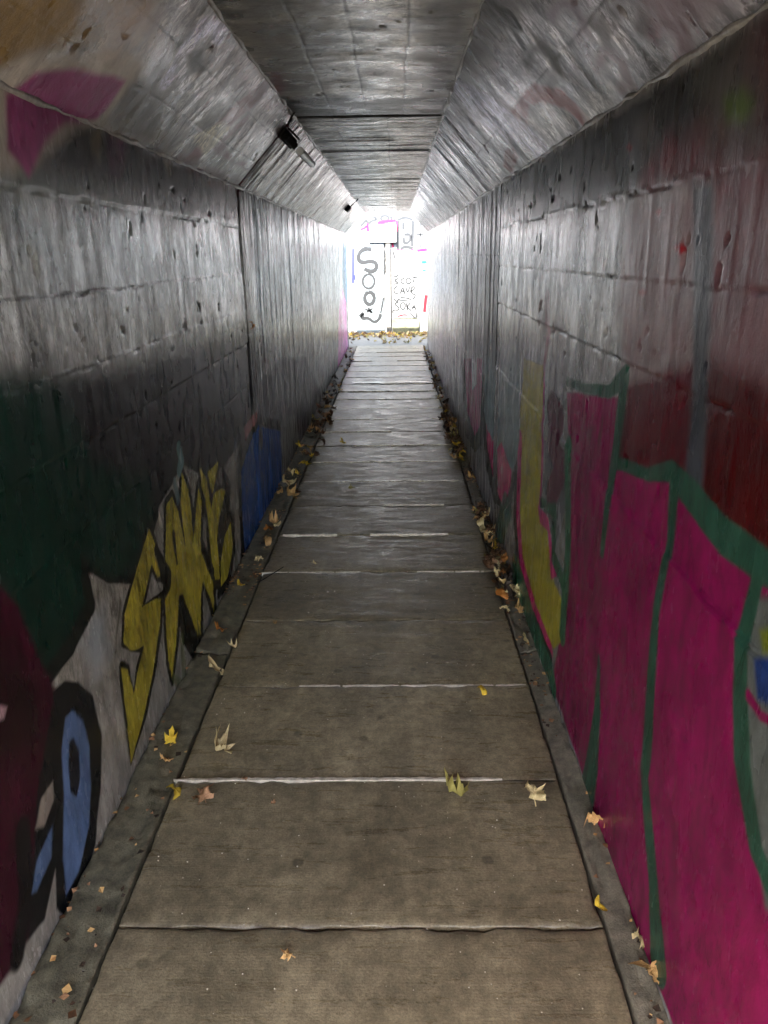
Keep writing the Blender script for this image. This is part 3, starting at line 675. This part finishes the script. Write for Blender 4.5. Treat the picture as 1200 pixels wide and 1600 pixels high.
# pale debris line over the joint where the paving dips, and the wet film there
# edging strips between paving and walls
def strip(name, x0, x1, z0, z1, y0, y1, mat, seed, label=None):
    nx = 12; ys = np.arange(y0, y1+.001, (y1-y0)/max(4, int((y1-y0)/.02)))
    xs = np.linspace(0, 1, nx); X, Y = np.meshgrid(xs, ys, indexing='ij')
    Z = z0+(z1-z0)*X + (fbm(n2, X*3+seed, Y*9, 4)-.5)*.012 + (fbm(n1, X*9+seed, Y*45, 3)-.5)*.006 - np.clip(fbm(n3, X*4+seed, Y*16, 3)-.62, 0, 1)*.06
    XX = x0+(x1-x0)*X + (fbm(n4, Y*25, X*0+seed, 3)-.5)*.010*(1-X if seed % 2 == 0 else X)
    V = np.stack([XX, Y, Z], -1).reshape(-1, 3); nu, nv = X.shape; idx = np.arange(nu*nv).reshape(nu, nv)
    F = np.stack([idx[:-1, :-1], idx[1:, :-1], idx[1:, 1:], idx[:-1, 1:]], -1).reshape(-1, 4).tolist()
    ring = list(idx[:, 0])+list(idx[-1, 1:])+list(idx[-2::-1, -1])+list(idx[0, -2:0:-1]); base = len(V)
    low = V[ring].copy(); low[:, 2] = -.042; V = np.concatenate([V, low]); n = len(ring)
    F += [(int(ring[k]), base+k, base+(k+1) % n, int(ring[(k+1) % n])) for k in range(n)]
    me = mesh(name, V, F, mat, True)
    for q in range(len(F)-n, len(F)): me.polygons[q].use_smooth = False
    return link(name, me, path)
yy = Y_IN
k = 0
while yy < Y_OUT-.1:
    ye = min(yy+1.9+.3*(k % 2), Y_OUT)
    strip('edging_strip', XL+.002, PL-.003, .012, .000, yy+.004, ye-.004, m_strip_moss, 2)
    strip('edging_strip', PR+.003, XR-.002, -.002, .012, yy+.004, ye-.004, m_strip, 3)
    yy = ye; k += 1
# wet film on the paving ten metres in
def blob_mesh(name, cx, cy, rx, ry, z, mat, seed, n=60):
    r = VN(seed); V = [(cx, cy, z)]; F = []
    for k in range(n):
        a = 2*math.pi*k/n; q = .55+.9*float(fbm(r, np.array([math.cos(a)*2.5+9]), np.array([math.sin(a)*2.5+9]), 3)[0])
        V.append((cx+rx*q*math.cos(a), cy+ry*q*math.sin(a), z))
    for k in range(n): F.append((0, 1+k, 1+(k+1) % n))
    return mesh(name, V, F, mat)
mw, nt, p = newmat('water_film'); p.inputs['Base Color'].default_value = (.05, .048, .045, 1); p.inputs['Roughness'].default_value = .12
nt.links.new(bump(nt, noise(nt, coords(nt, (1, 1, 1)), 30, 3), 1, .003), p.inputs['Normal'])
for k in range(9):
    o = link('puddle', blob_mesh('puddle', 0, 0, .06+.10*rng.random(), .018+.03*rng.random(), 0, mw, 77+k), None, (-.52+.125*k+.04*rng.random(), 10.0+.07*(rng.random()-.5), .0078+.0004*k)); tag(o, kind='structure')

# ------------------------------------------------------------------ far wall beyond the tunnel
fw = empty('painted_end_wall', (0, YW, 0)); tag(fw, 'sunlit white wall with black graffiti facing the far mouth of the tunnel', 'wall')
fw_inv = Matrix.Translation((0, -YW, 0))
def adopt(o, parent=fw):
    o.parent = parent; o.matrix_parent_inverse = Matrix.Translation((-parent.matrix_basis.translation)) if parent.parent is None else Matrix.Identity(4)
    return o
def fbox(name, x0, y0p, x1, y1p, yf, yb, mat, z0=None):
    a = far_pt(x0, y0p, yf); b = far_pt(x1, y1p, yf)
    return adopt(box(name, min(a[0], b[0]), max(a[0], b[0]), yf, yb, (z0 if z0 is not None else min(a[2], b[2])), max(a[2], b[2]), mat, None, .004))
adopt(box('wall_body', -6, 6, YW, YW+.3, -.04, 3.0, m_white))
pan = fbox('wall_panel', 553.5, 381, 601, 520, YW-.05, YW-.002, m_bluewhite, .03)
pst = fbox('post', 602.5, 381, 611, 520, YW-.09, YW-.002, m_post, -.005)
pa2 = fbox('wall_panel', 613, 392, 652, 497, YW-.035, YW-.002, m_offwhite)
pli = fbox('plinth', 613, 499, 655, 520, YW-.08, YW-.002, m_green_conc, -.005)
sgn = fbox('sign_panel', 577, 350.5, 619, 378, YW-.07, YW-.002, m_sign)
def K(x, y): return (500+x/5.332, 300+y/5.332)
def ribbon(pts, wk, mat, yf, parent, name='painted_stroke', closed=False):
    wk = max(wk*1.12+3.0, 11.5) if mat is not m_grey else wk*1.2+6
    P = [far_pt(*K(*q), y=yf) for q in pts]
    # smooth
    for _ in range(2):
        if len(P) > 2:
            Q = [P[0]]
            for a, b in zip(P[:-1], P[1:]): Q += [a*.75+b*.25, a*.25+b*.75]
            Q.append(P[-1]); P = Q
    sc = abs(far_pt(*K(100, 0), y=yf)[0]-far_pt(*K(0, 0), y=yf)[0])/100
    V = []; F = []; n = len(P)
    for i, p in enumerate(P):
        t = P[min(i+1, n-1)]-P[max(i-1, 0)]; t[1] = 0; t = t/(np.linalg.norm(t)+1e-9); nn = np.array([-t[2], 0, t[0]])*wk*sc/2*(.85+.3*rng.random())
        for s_, dy in ((1, 0), (-1, 0)):
            V.append((p[0]+nn[0]*s_, yf-.0025, p[2]+nn[2]*s_))
        for s_, dy in ((1, 0), (-1, 0)):
            V.append((p[0]+nn[0]*s_, yf-.0003, p[2]+nn[2]*s_))
    for i in range(n-1):
        a = i*4; b = a+4
        F += [(a, a+1, b+1, b), (a, b, b+2, a+2), (a+1, a+3, b+3, b+1)]
    F += [(0, 2, 3, 1), (4*n-4, 4*n-3, 4*n-1, 4*n-2)]
    o = link(name, mesh(name, V, F, mat)); 
    return adopt_to(o, parent)
def adopt_to(o, parent):
    o.parent = parent
    o.matrix_parent_inverse = Matrix.Translation((0, -YW, 0)) if parent is fw else Matrix.Translation((0, -YW, 0)) @ Matrix.Identity(4)
    return o
def ell(cx, cy, rx, ry, n=14, a0=-1.8):
    return [(cx+rx*math.cos(a0+2*math.pi*k/n), cy+ry*math.sin(a0+2*math.pi*k/n)) for k in range(n+1)]
yp = YW-.05; y2 = YW-.035; yw = YW
for pts, wd in (([(430, 480), (380, 470), (330, 500), (315, 560), (350, 592), (420, 575), (470, 590), (472, 640), (430, 668), (368, 640)], 28),
                (ell(405, 745, 50, 60), 15), (ell(412, 885, 40, 52), 27), ([(375, 975), (440, 1002)], 12), ([(402, 962), (430, 1012)], 12), ([(440, 970), (388, 1002)], 12),
                ([(330, 1040), (365, 1000), (345, 1060), (400, 1045), (450, 1090), (495, 1060), (505, 1015)], 22), ([(505, 1010), (520, 940), (528, 880)], 12),
                ([(530, 470), (545, 520), (530, 560), (545, 610), (530, 660)], 6)):
    ribbon(pts, wd, m_black, yp, fw)
for pts, wd in (([(615, 693), (630, 712), (652, 690)], 6), ([(655, 720), (615, 735), (660, 762), (608, 768)], 8), ([(703, 718), (672, 730), (678, 762), (706, 758)], 8),
                (ell(738, 740, 21, 24), 7), ([(760, 705), (808, 713)], 7), ([(785, 710), (777, 755)], 7),
                ([(648, 785), (615, 800), (618, 842), (652, 845)], 8), ([(665, 852), (690, 785), (706, 850)], 7), ([(672, 826), (703, 826)], 6),
                ([(714, 790), (730, 846), (748, 790)], 7), ([(752, 832), (792, 802), (775, 783), (755, 812), (765, 850), (802, 855), (775, 892)], 8),
                ([(670, 878), (740, 885), (758, 902)], 6), ([(658, 900), (735, 908)], 6),
                ([(615, 888), (635, 915), (662, 888)], 7), ([(655, 915), (615, 932), (655, 958), (660, 985), (605, 982), (610, 1012)], 8), (ell(690, 950, 20, 29), 7),
                ([(720, 925), (729, 986)], 7), ([(752, 925), (722, 957), (762, 990)], 7), ([(765, 978), (785, 935), (797, 982)], 7), ([(768, 964), (793, 962)], 6),
                ([(750, 1010), (802, 1062), (806, 1005)], 7), ([(610, 498), (628, 568)], 9)):
    ribbon(pts, wd, m_black, y2, fw)
ribbon([(648, 1038), (690, 1022), (732, 1026)], 6, m_red, y2, fw)
for pts, wd in (([(652, 240), (650, 480)], 14), ([(648, 232), (710, 208), (772, 232)], 12), ([(775, 240), (768, 452)], 15), ([(695, 250), (695, 312)], 14),
                ([(700, 355), (755, 352), (750, 415), (700, 432), (698, 375)], 15), ([(672, 474), (710, 452), (775, 470)], 14), ([(835, 258), (835, 470)], 5), ([(800, 355), (866, 355)], 6),
                ([(335, 282), (360, 265), (385, 228), (402, 268), (430, 240), (472, 232), (462, 212), (440, 205)], 12), (ell(540, 218, 34, 22), 12), ([(590, 198), (602, 238), (572, 244)], 10),
                ([(640, 510), (690, 570), (728, 515)], 9), ([(735, 500), (722, 572)], 10), ([(725, 540), (790, 500), (806, 560)], 8), ([(670, 577), (772, 576)], 6), ([(598, 522), (642, 514)], 8)):
    ribbon(pts, wd, m_grey, YW, fw)
for pts, wd, mt in (([(640, 492), (800, 490), (892, 478)], 17, m_pink), ([(602, 425), (610, 462)], 12, m_pink), ([(395, 262), (398, 330)], 14, m_pink), ([(335, 312), (372, 302), (388, 280)], 12, m_pink),
                    ([(480, 255), (540, 248), (600, 240), (632, 236)], 16, m_pink), ([(639, 238), (641, 300), (640, 330)], 10, m_pink), ([(884, 858), (870, 1000)], 24, m_red),
                    ([(276, 470), (276, 760)], 18, m_violet), ([(292, 690), (292, 730)], 14, m_violet), ([(805, 575), (806, 588)], 10, m_red)):  # long violet strip paints in the shaded recess beside the left panel
    ribbon(pts, wd, mt, YW-.0005, fw)
for cx, cy, r_ in ((868, 585, 19), (868, 652, 12)):
    ribbon([(cx, cy-r_*.6), (cx, cy+r_*.6)], r_*2, m_cyan, YW, fw)
# sign frame
a = far_pt(577, 350.5, YW-.07); b = far_pt(619, 378, YW-.07)
for q in ((a[0]-.012, a[0], b[2]-.012, a[2]+.012), (b[0], b[0]+.012, b[2]-.012, a[2]+.012), (a[0], b[0], b[2]-.012, b[2]), (a[0], b[0], a[2], a[2]+.012)):
    fr = box('sign_frame', q[0], q[1], YW-.08, YW-.003, q[2], q[3], m_grey); adopt_to(fr, sgn); fr.matrix_parent_inverse = Matrix.Translation((0, 0, 0))
    fr.matrix_parent_inverse = (Matrix.Translation((0, YW, 0)) @ sgn.matrix_parent_inverse).inverted()

# ------------------------------------------------------------------ things fixed to the left sloping panel
def haunch_pt(px_, py_, off=0.0):
    p = on_plane(px_, py_, HL.a+HL.n*off, HL.n); return p
ex_ = Vector((0, 1, 0)); ez_ = Vector(HL.n); es_ = Vector(HL.d)
def haunch_frame(loc):
    m = Matrix.Identity(4)
    yax = ex_; zax = ez_; xax = yax.cross(zax)
    for i in range(3): m[i][0] = xax[i]; m[i][1] = yax[i]; m[i][2] = zax[i]
    m.translation = Vector(loc); return m
def local_box(name, x0, x1, y0, y1, z0, z1, mat, parent, bev=.003): return box(name, x0, x1, y0, y1, z0, z1, mat, parent, bev)
def cyl(name, r, y0, y1, x, z, mat, parent, n=14):
    V = []; F = []
    for y in (y0, y1):
        for k in range(n): V.append((x+r*math.cos(2*math.pi*k/n), y, z+r*math.sin(2*math.pi*k/n)))
    for k in range(n): F.append((k, (k+1) % n, n+(k+1) % n, n+k))
    F += [tuple(range(n))[::-1], tuple(range(n, 2*n))]
    o = link(name, mesh(name, V, F, mat, False), parent); return o
def tube(name, pts, r, mat, parent, n=6):
    V = []; F = []; P = [Vector(p) for p in pts]
    for i, p in enumerate(P):
        t = (P[min(i+1, len(P)-1)]-P[max(i-1, 0)]).normalized(); u = t.orthogonal().normalized(); v = t.cross(u)
        for k in range(n): a = 2*math.pi*k/n; V.append(tuple(p+u*r*math.cos(a)+v*r*math.sin(a)))
    for i in range(len(P)-1):
        for k in range(n): F.append((i*n+k, i*n+(k+1) % n, (i+1)*n+(k+1) % n, (i+1)*n+k))
    F += [tuple(range(n))[::-1], tuple(range((len(P)-1)*n, len(P)*n))]
    return link(name, mesh(name, V, F, mat, True), parent)
p0 = haunch_pt(447, 213, .03); p1 = haunch_pt(462, 236, .03); p2 = haunch_pt(483, 254, .03)
lf = empty('light_fitting', (0, 0, 0)); lf.matrix_world = haunch_frame((p0[0], p0[1], p0[2]) - HL.n*.03)
tag(lf, 'broken light fitting with black bracket and short white tube on the left sloping ceiling corner', 'light fitting')
Lb = p1[1]-p0[1]; Lt = p2[1]-p1[1]
local_box('mounting_plate', -.032, .032, -.02, Lb*.9, 0, .012, m_metal, lf)
local_box('lamp_housing', -.020, .020, .02, Lb*.85, .012, .036, m_metal, lf, .008)
local_box('lamp_clip', -.045, -.034, Lb*.1, Lb*.3, .0, .07, m_metal, lf, .002)
cyl('lamp_tube', .024, Lb*.85, Lb+Lt*.9, 0, .06, m_tube, lf)
tube('conduit', [(-.05, -.02, .01), (-.06, -.08, .012), (-.10, -.12, .010), (-.15, -.125, .006)], .006, m_cable, lf)
p3 = haunch_pt(544, 326, .02)
jb = empty('junction_box', (0, 0, 0)); jb.matrix_world = haunch_frame(p3-HL.n*.03)
tag(jb, 'small black box with a hooked cable on the left sloping panel near the far mouth', 'junction box')
local_box('box_body', -.045, .045, -.16, .16, 0, .05, m_metal, jb, .015)
local_box('box_cover', -.03, .03, -.1, .1, .05, .062, m_cable, jb, .004)
tube('cable', [(-.02, -.1, .04), (-.08, -.15, .05), (-.15, -.05, .05), (-.2, .1, .03), (-.22, .2, .01)], .009, m_cable, jb)

# ------------------------------------------------------------------ fallen leaves
def leaf_mesh(seed, kind):
    r = random.Random(seed); import bmesh
    if kind == 'maple':
        lob = [(0, 1.0, .30), (52, .82, .26), (-52, .80, .26), (112, .5, .2), (-112, .48, .2)]
        out = []
        lobs = sorted(lob, key=lambda q: q[0])
        for k, (a, l, wd) in enumerate(lobs):
            a += r.uniform(-7, 7); l *= r.uniform(.85, 1.15)
            for da, f in ((-15, .62), (-8, .70), (0, 1.0), (9, .68), (15, .60)):
                out.append((a+da, l*f*r.uniform(.92, 1.08)))
            if k < 4: out.append((a+27, .34*r.uniform(.8, 1.15)))
        out.append((170, .12)); out.insert(0, (-170, .12))
        pts = [(math.sin(math.radians(a))*l, math.cos(math.radians(a))*l) for a, l in out]
    else:
        pts = []
        for k in range(14):
            a = 2*math.pi*k/14; rr = (.9+.12*r.random()); pts.append((math.sin(a)*.42*rr*(1-.25*math.cos(a)), math.cos(a)*rr))
    c1, c2 = r.uniform(.3, 1.0), r.uniform(-.2, .9); tw = r.uniform(-.9, .9); fold = r.uniform(.1, .7); ph = r.uniform(0, 6)
    kx = r.choice((-1, 1, 1))*r.uniform(1.3, 3.0); ky = r.choice((-1, 1, 1))*r.uniform(.6, 2.4); ph = r.uniform(0, 6); ph2 = r.uniform(0, 6); fold = r.uniform(-.25, .5)
    def warp(x, y):
        x2 = math.sin(kx*x)/kx; z = (1-math.cos(kx*x))/kx
        y2 = math.sin(ky*y)/ky; z += (1-math.cos(ky*y))/ky
        z += fold*abs(x) + .13*math.sin(7*x+ph)*math.cos(6*y+ph2) + .07*math.sin(13*y+ph)
        return x2, y2, z
    V = [warp(0, .1)]; n = len(pts); rings = 4
    for j in range(1, rings+1):
        f = j/rings
        for (x, y) in pts:
            a_, b_, c_ = warp(x*f, .1*(1-f)+y*f); V.append((a_, b_, c_+(r.uniform(-.10, .10) if j == rings else r.uniform(-.02, .02))))
    F = [(0, 1+(k+1) % n, 1+k) for k in range(n)]
    for j in range(rings-1):
        for k in range(n):
            a = 1+j*n+k; b = 1+j*n+(k+1) % n; F.append((a, b, b+n, a+n))
    # stem
    s0 = len(V); V += [(-.015, -.1, .0), (.015, -.1, .0), (.012, -.45, .12*r.random()), (-.012, -.45, .12*r.random()), (0, -.12, .03), (0, -.45, .15)]
    F += [(s0, s0+1, s0+2, s0+3), (s0, s0+4, s0+5, s0+3), (s0+1, s0+2, s0+5, s0+4)]
    zm = min(v[2] for v in V); V = [(x, y, z-zm) for x, y, z in V]
    me = mesh('fallen_leaf', V, F, None, True); me.materials.append(LM['tan']); return me
LEAF = [leaf_mesh(100+k, 'maple') for k in range(10)]+[leaf_mesh(200+k, 'oval') for k in range(6)]
def put_leaf(x, y, z, size, mat, rz, rx=0, ry=0, label=None, group=None, v=None):
    me = LEAF[v if v is not None else rng.randrange(len(LEAF))]
    o = link('fallen_leaf', me); o.location = (x, y, z); o.rotation_euler = (rx, ry, rz); s_ = size/1.5
    o.scale = (s_, s_, s_*rng.uniform(.9, 1.2))
    o.material_slots[0].link = 'OBJECT'; o.material_slots[0].material = LM[mat]
    tag(o, label, 'leaf', group); return o
G = 'fallen leaves lying in the tunnel'
def surf_z(x):
    if x < PL: return .004+.018*(PL-x)/(PL-XL)
    if x > PR: return .0+.012*(x-PR)/(XR-PR)
    return .003
near = [  # px, py, size, colour, rz, rx, ry, variant, label
 (345, 1172, .085, 'cream', 1.2, .25, .5, 0, 'pale curled leaf on the slab just above the left part of the white mortar line'),
 (327, 1250, .075, 'rust', .4, .2, -.4, 1, 'brownish crumpled leaf on the slab just below the left part of the white mortar line'),
 (717, 1238, .085, 'green', 2.2, .2, .2, 2, 'greenish yellow ragged maple leaf lying over the right end of the white mortar line'),
 (822, 1250, .075, 'cream', .1, .6, .2, 5, 'cream three lobed leaf standing on its tips near the right edge of the paving'),
 (935, 1305, .080, 'tan', 2.6, 1.0, .3, 4, 'tan upright crumpled leaf in the right gutter under the magenta paint'),
 (993, 1524, .055, 'tan', .8, .8, .1, 5, 'small tan leaf lowest in the right gutter, nearest the viewer'),
 (999, 1478, .045, 'cream', 2, .5, .3, 6, 'small pale torn leaf in the right gutter against the wall base'),
 (265, 1238, .045, 'yellow', 1, .5, .6, 11, 'bright yellow small round leaf at the left end of the white mortar line'),
 (266, 1157, .060, 'yellow', .3, 1.1, .2, 7, 'yellow upright leaf on the left edging strip against the wall'),
 (262, 1190, .045, 'tan', 2.4, .4, .4, 8, 'small pinkish tan leaf on the left edging strip below a yellow upright leaf'),
 (345, 988, .055, 'orange', 1.9, .3, .5, 9, 'orange brown curled leaf on the left edging strip beside the yellow lettering'),
 (366, 1009, .05, 'cream', 2.9, .3, .2, 0, 'pale yellow little leaf on the left edge of a slab beside the gap'),
 (330, 1045, .06, 'cream', 1.7, .9, .2, 12, 'cream crescent shaped leaf on the left edging strip under the lettering'),
 (752, 1078, .035, 'yellow', .6, .2, .2, 13, 'little yellow leaf lying in the slab joint right of the middle'),
 (935, 1412, .028, 'yellow', .6, .5, .2, 14, 'tiny yellow leaf stuck in the gap between paving and right gutter'),
 (822, 1003, .055, 'cream', 1.6, .9, .1, 15, 'cream crescent leaf alone in the right gutter below the leaf pile'),
 (803, 938, .10, 'cream', .5, .5, .3, 1, 'large cream leaf at the near end of the pile in the right gutter'),
 (812, 955, .07, 'tan', 1.5, .4, -.2, 2, 'tan leaf under the large cream leaf at the near end of the right pile'),
 (790, 952, .05, 'cream', 2.5, .3, -.2, 3, 'small cream lobed leaf at the slab edge beside the near end of the right pile'),
 (447, 1498, .032, 'tan', 1.2, .4, .3, 4, 'tiny tan leaf scrap on the nearest slab left of the middle'),
 (378, 1222, .022, 'rust', 1.2, .4, .3, 5, 'tiny rust coloured scrap crossing the white mortar line'),
 (426, 1253, .018, 'rust', .2, .4, .3, 6, 'tiny rust coloured scrap on the slab below the white mortar line'),
 (770, 880, .075, 'green', 1.4, .3, .1, 12, 'green oval leaf in the middle of the right gutter pile'),
 (783, 893, .08, 'cream', .9, .4, .2, 7, 'cream leaf directly in front of the green oval leaf'),
 (720, 717, .085, 'yellow', .9, .5, .2, 8, 'bright yellow leaf in the right gutter between two dark piles'),
 (741, 749, .095, 'tan', 2.0, .3, .3, 9, 'tan star shaped leaf alone in the right gutter behind the dark pile'),
 (455, 775, .11, 'tan', 1.0, .4, .2, 0, 'tan leaf at the slab edge on the left, near the blue paint'),
 (447, 757, .09, 'cream', 2.0, .5, -.2, 10, 'cream oval leaf behind a tan leaf near the blue paint'),
 (430, 818, .09, 'tan', 2.4, .5, .4, 2, 'tan curled leaf in the left gutter beside the end of the blue paint'),
 (422, 829, .06, 'orange', 2.4, .3, .2, 3, 'orange leaf tucked under a tan leaf by the blue paint'),
 (416, 848, .06, 'tan', .4, .3, .2, 11, 'tan oval leaf in the left gutter just nearer than the blue paint'),
 (404, 880, .05, 'cream', .9, .3, .2, 4, 'small cream leaf in the left gutter at a pale slab joint'),
 (375, 916, .035, 'yellow', .9, .3, .2, 14, 'small yellow leaf against the left wall right of the lettering'),
 (550, 763, .05, 'green', .9, .1, .2, 6, 'small greenish leaf flat on the paving in mid path'),
 (536, 692, .065, 'yellow', .9, .4, .2, 7, 'small yellow leaf on the paving, deeper in and left of the middle'),
 (492, 879, .03, 'cream', .9, .1, .2, 8, 'tiny cream scrap on a slab left of the middle'),
 (430, 972, .022, 'tan', .9, .1, .2, 9, 'tiny tan scrap on the slab edge left of the middle, by a dark joint'),
 (476, 730, .09, 'yellow', 2.1, .5, .2, 1, 'yellow leaf on the slab edge at the near end of the left leaf row'),
]
for (a, b, sz, mt, rz, rx, ry, v, lab) in near:
    p = floor_pt(a, b, .012); put_leaf(p[0], p[1], surf_z(p[0]), sz*1.5, mt, rz, rx, ry, lab, G, v)
ADJ = {'dark': 'nearly black', 'brown': 'brown', 'rust': 'rusty brown', 'tan': 'tan', 'cream': 'cream', 'yellow': 'yellow', 'green': 'greenish', 'orange': 'orange'}
def scatter(x0, x1, y0, y1, n, side, lab, lift=.0):
    for _ in range(n):
        x = rng.uniform(x0, x1); y = rng.uniform(y0, y1)
        mt = rng.choices(['dark', 'brown', 'rust', 'tan', 'cream', 'yellow', 'green', 'orange'], [20, 28, 12, 15, 10, 7, 4, 4])[0]
        put_leaf(x, y, surf_z(x)+rng.random()*lift, rng.uniform(.065, .115), mt, rng.uniform(0, 6.28), rng.gauss(0, .35), rng.gauss(0, .35), ADJ[mt]+' '+lab, G)
yq = lambda x, y: floor_pt(x, y)[1]
Z1 = 'leaf in the nearest long heap of the right gutter, beside the yellow column'
Z2 = 'leaf in the middle heap of the right gutter, below the pink drips'
Z3 = 'leaf in the farthest stretch of the right gutter, near the bright mouth'
Z4 = 'leaf in the long row along the left gutter past the blue paint'
Z5 = 'leaf in the left gutter by the puddles'
Z6 = 'leaf in the left gutter beside the blue paint'
Z7 = 'leaf in the left gutter by the pink end of the wall'
scatter(PR-.01, XR-.02, yq(800, 950), yq(745, 800), 70, 1, Z1, .05)
scatter(PR-.05, XR-.03, yq(735, 722), yq(700, 640), 66, 1, Z2, .05)
scatter(PR-.02, XR-.02, yq(700, 640), yq(664, 545), 46, 1, Z3, .02)
scatter(XL+.02, PL+.06, yq(470, 720), yq(500, 640), 34, 0, Z4, .02)
scatter(XL+.02, PL+.05, yq(500, 640), yq(520, 590), 22, 0, Z5, .02)
scatter(XL+.02, PL+.02, yq(430, 830), yq(460, 740), 6, 0, Z6, .0)
scatter(XL+.02, PL+.04, yq(525, 585), 14, 10, 0, Z7, .0)
p = on_plane(388, 503, SL.a+SL.n*.012, SL.n)
put_leaf(p[0], p[1], p[2]-.02, .06, 'orange', 1.4, 1.3, .2, 'orange leaf caught in the vertical joint of the left wall', None, 11)
# leaf litter at the foot of the far wall: one mass
VV = []; FF = []; MI = []; mats = ['yellow', 'tan', 'cream', 'brown', 'green']
lr = random.Random(5)
tmpl = [(np.array([v.co[:] for v in m.vertices]), [tuple(p.vertices) for p in m.polygons]) for m in LEAF[:5]]
for k in range(480):
    tv, tf = tmpl[lr.randrange(5)]; s_ = lr.uniform(.05, .085)
    x = lr.uniform(-1.7, 1.6); y = YW-.06-abs(lr.gauss(0, .30 if k < 330 else .9)); y = max(y, Y_OUT+.4)
    R = (Matrix.Rotation(lr.uniform(0, 6.28), 3, 'Z') @ Matrix.Rotation(lr.gauss(0, .3), 3, 'X') @ Matrix.Rotation(lr.gauss(0, .3), 3, 'Y'))
    pv = (tv*s_) @ np.array(R).T + np.array([x, y, .0+lr.random()*.03*(1 if y > YW-.35 else .1)])
    b0 = len(VV); VV += pv.tolist(); FF += [tuple(i+b0 for i in f) for f in tf]; MI += [lr.choices(range(5), [2, 2, 5, 4, 2])[0]]*len(tf)
lm = mesh('leaf_litter', VV, FF); [lm.materials.append(LM[m]) for m in mats]; lm.polygons.foreach_set('material_index', MI)
tag(link('leaf_litter', lm), 'yellow autumn leaf litter drifted along the foot of the far wall', 'leaf litter', None, 'stuff')
# small grit on the paving: countless
gv = []; gf = []
for k in range(1500):
    x = lr.uniform(PL, PR); y = 1.0+abs(lr.random())**1.0*12; s_ = lr.uniform(.001, .0032); a = lr.random()*3
    b0 = len(gv); gv += [(x+s_*math.cos(a+t), y+s_*math.sin(a+t), .0015) for t in (0, 2.1, 4.2)]+[(x, y, .0015+s_)]
    gf += [(b0, b0+1, b0+3), (b0+1, b0+2, b0+3), (b0+2, b0, b0+3)]
tag(link('grit', mesh('grit', gv, gf, m_mortar_and_glint)), 'pale grit scattered over the paving slabs', 'grit', None, 'stuff')
# crumbled leaf bits and dirt caught in both gutters: countless
gv = []; gf = []
for k in range(5200):
    left = lr.random() < .42; y = lr.uniform(1.2, 13.5)
    dens = .25+.75*float(fbm(n1, np.array([y*2.0+(0 if left else 40)]), np.array([3.3]), 3)[0] > .5)
    if y < 3.3: dens *= .3
    if lr.random() > dens: continue
    x = (PL-abs(lr.gauss(0, .035)) if left else PR+abs(lr.gauss(0, .035))) if lr.random() < .5 else (XL+abs(lr.gauss(0, .03)) if left else XR-abs(lr.gauss(0, .03)))
    x = min(max(x, XL+.01), XR-.01); s_ = lr.uniform(.004, .016); a = lr.random()*6; z = surf_z(x)+.004
    b0 = len(gv); gv += [(x+s_*math.cos(a+t)*lr.uniform(.5, 1), y+s_*math.sin(a+t)*lr.uniform(.5, 1), z+lr.random()*.008) for t in (0, 1.6, 3.1, 4.7)]
    gf += [(b0, b0+1, b0+2), (b0, b0+2, b0+3)]
cm = mesh('leaf_crumbs', gv, gf); [cm.materials.append(LM[m]) for m in ('dark', 'brown', 'rust', 'tan')]
cm.polygons.foreach_set('material_index', [(i//2*7) % 11 % 4 for i in range(len(gf))])
tag(link('leaf_crumbs', cm), 'crumbled brown leaf bits and dirt caught in both gutters', 'leaf debris', None, 'stuff')
# twig
a = floor_pt(402, 912); b = floor_pt(443, 888)
tw = tube('twig', [(0, 0, 0), (.03, .03, .006), (b[0]-a[0], b[1]-a[1], .002)], .0022, m_metal, None); tw.location = (a[0], a[1], .006)
tag(tw, 'thin dark twig lying across the left end of a pale joint', 'twig')
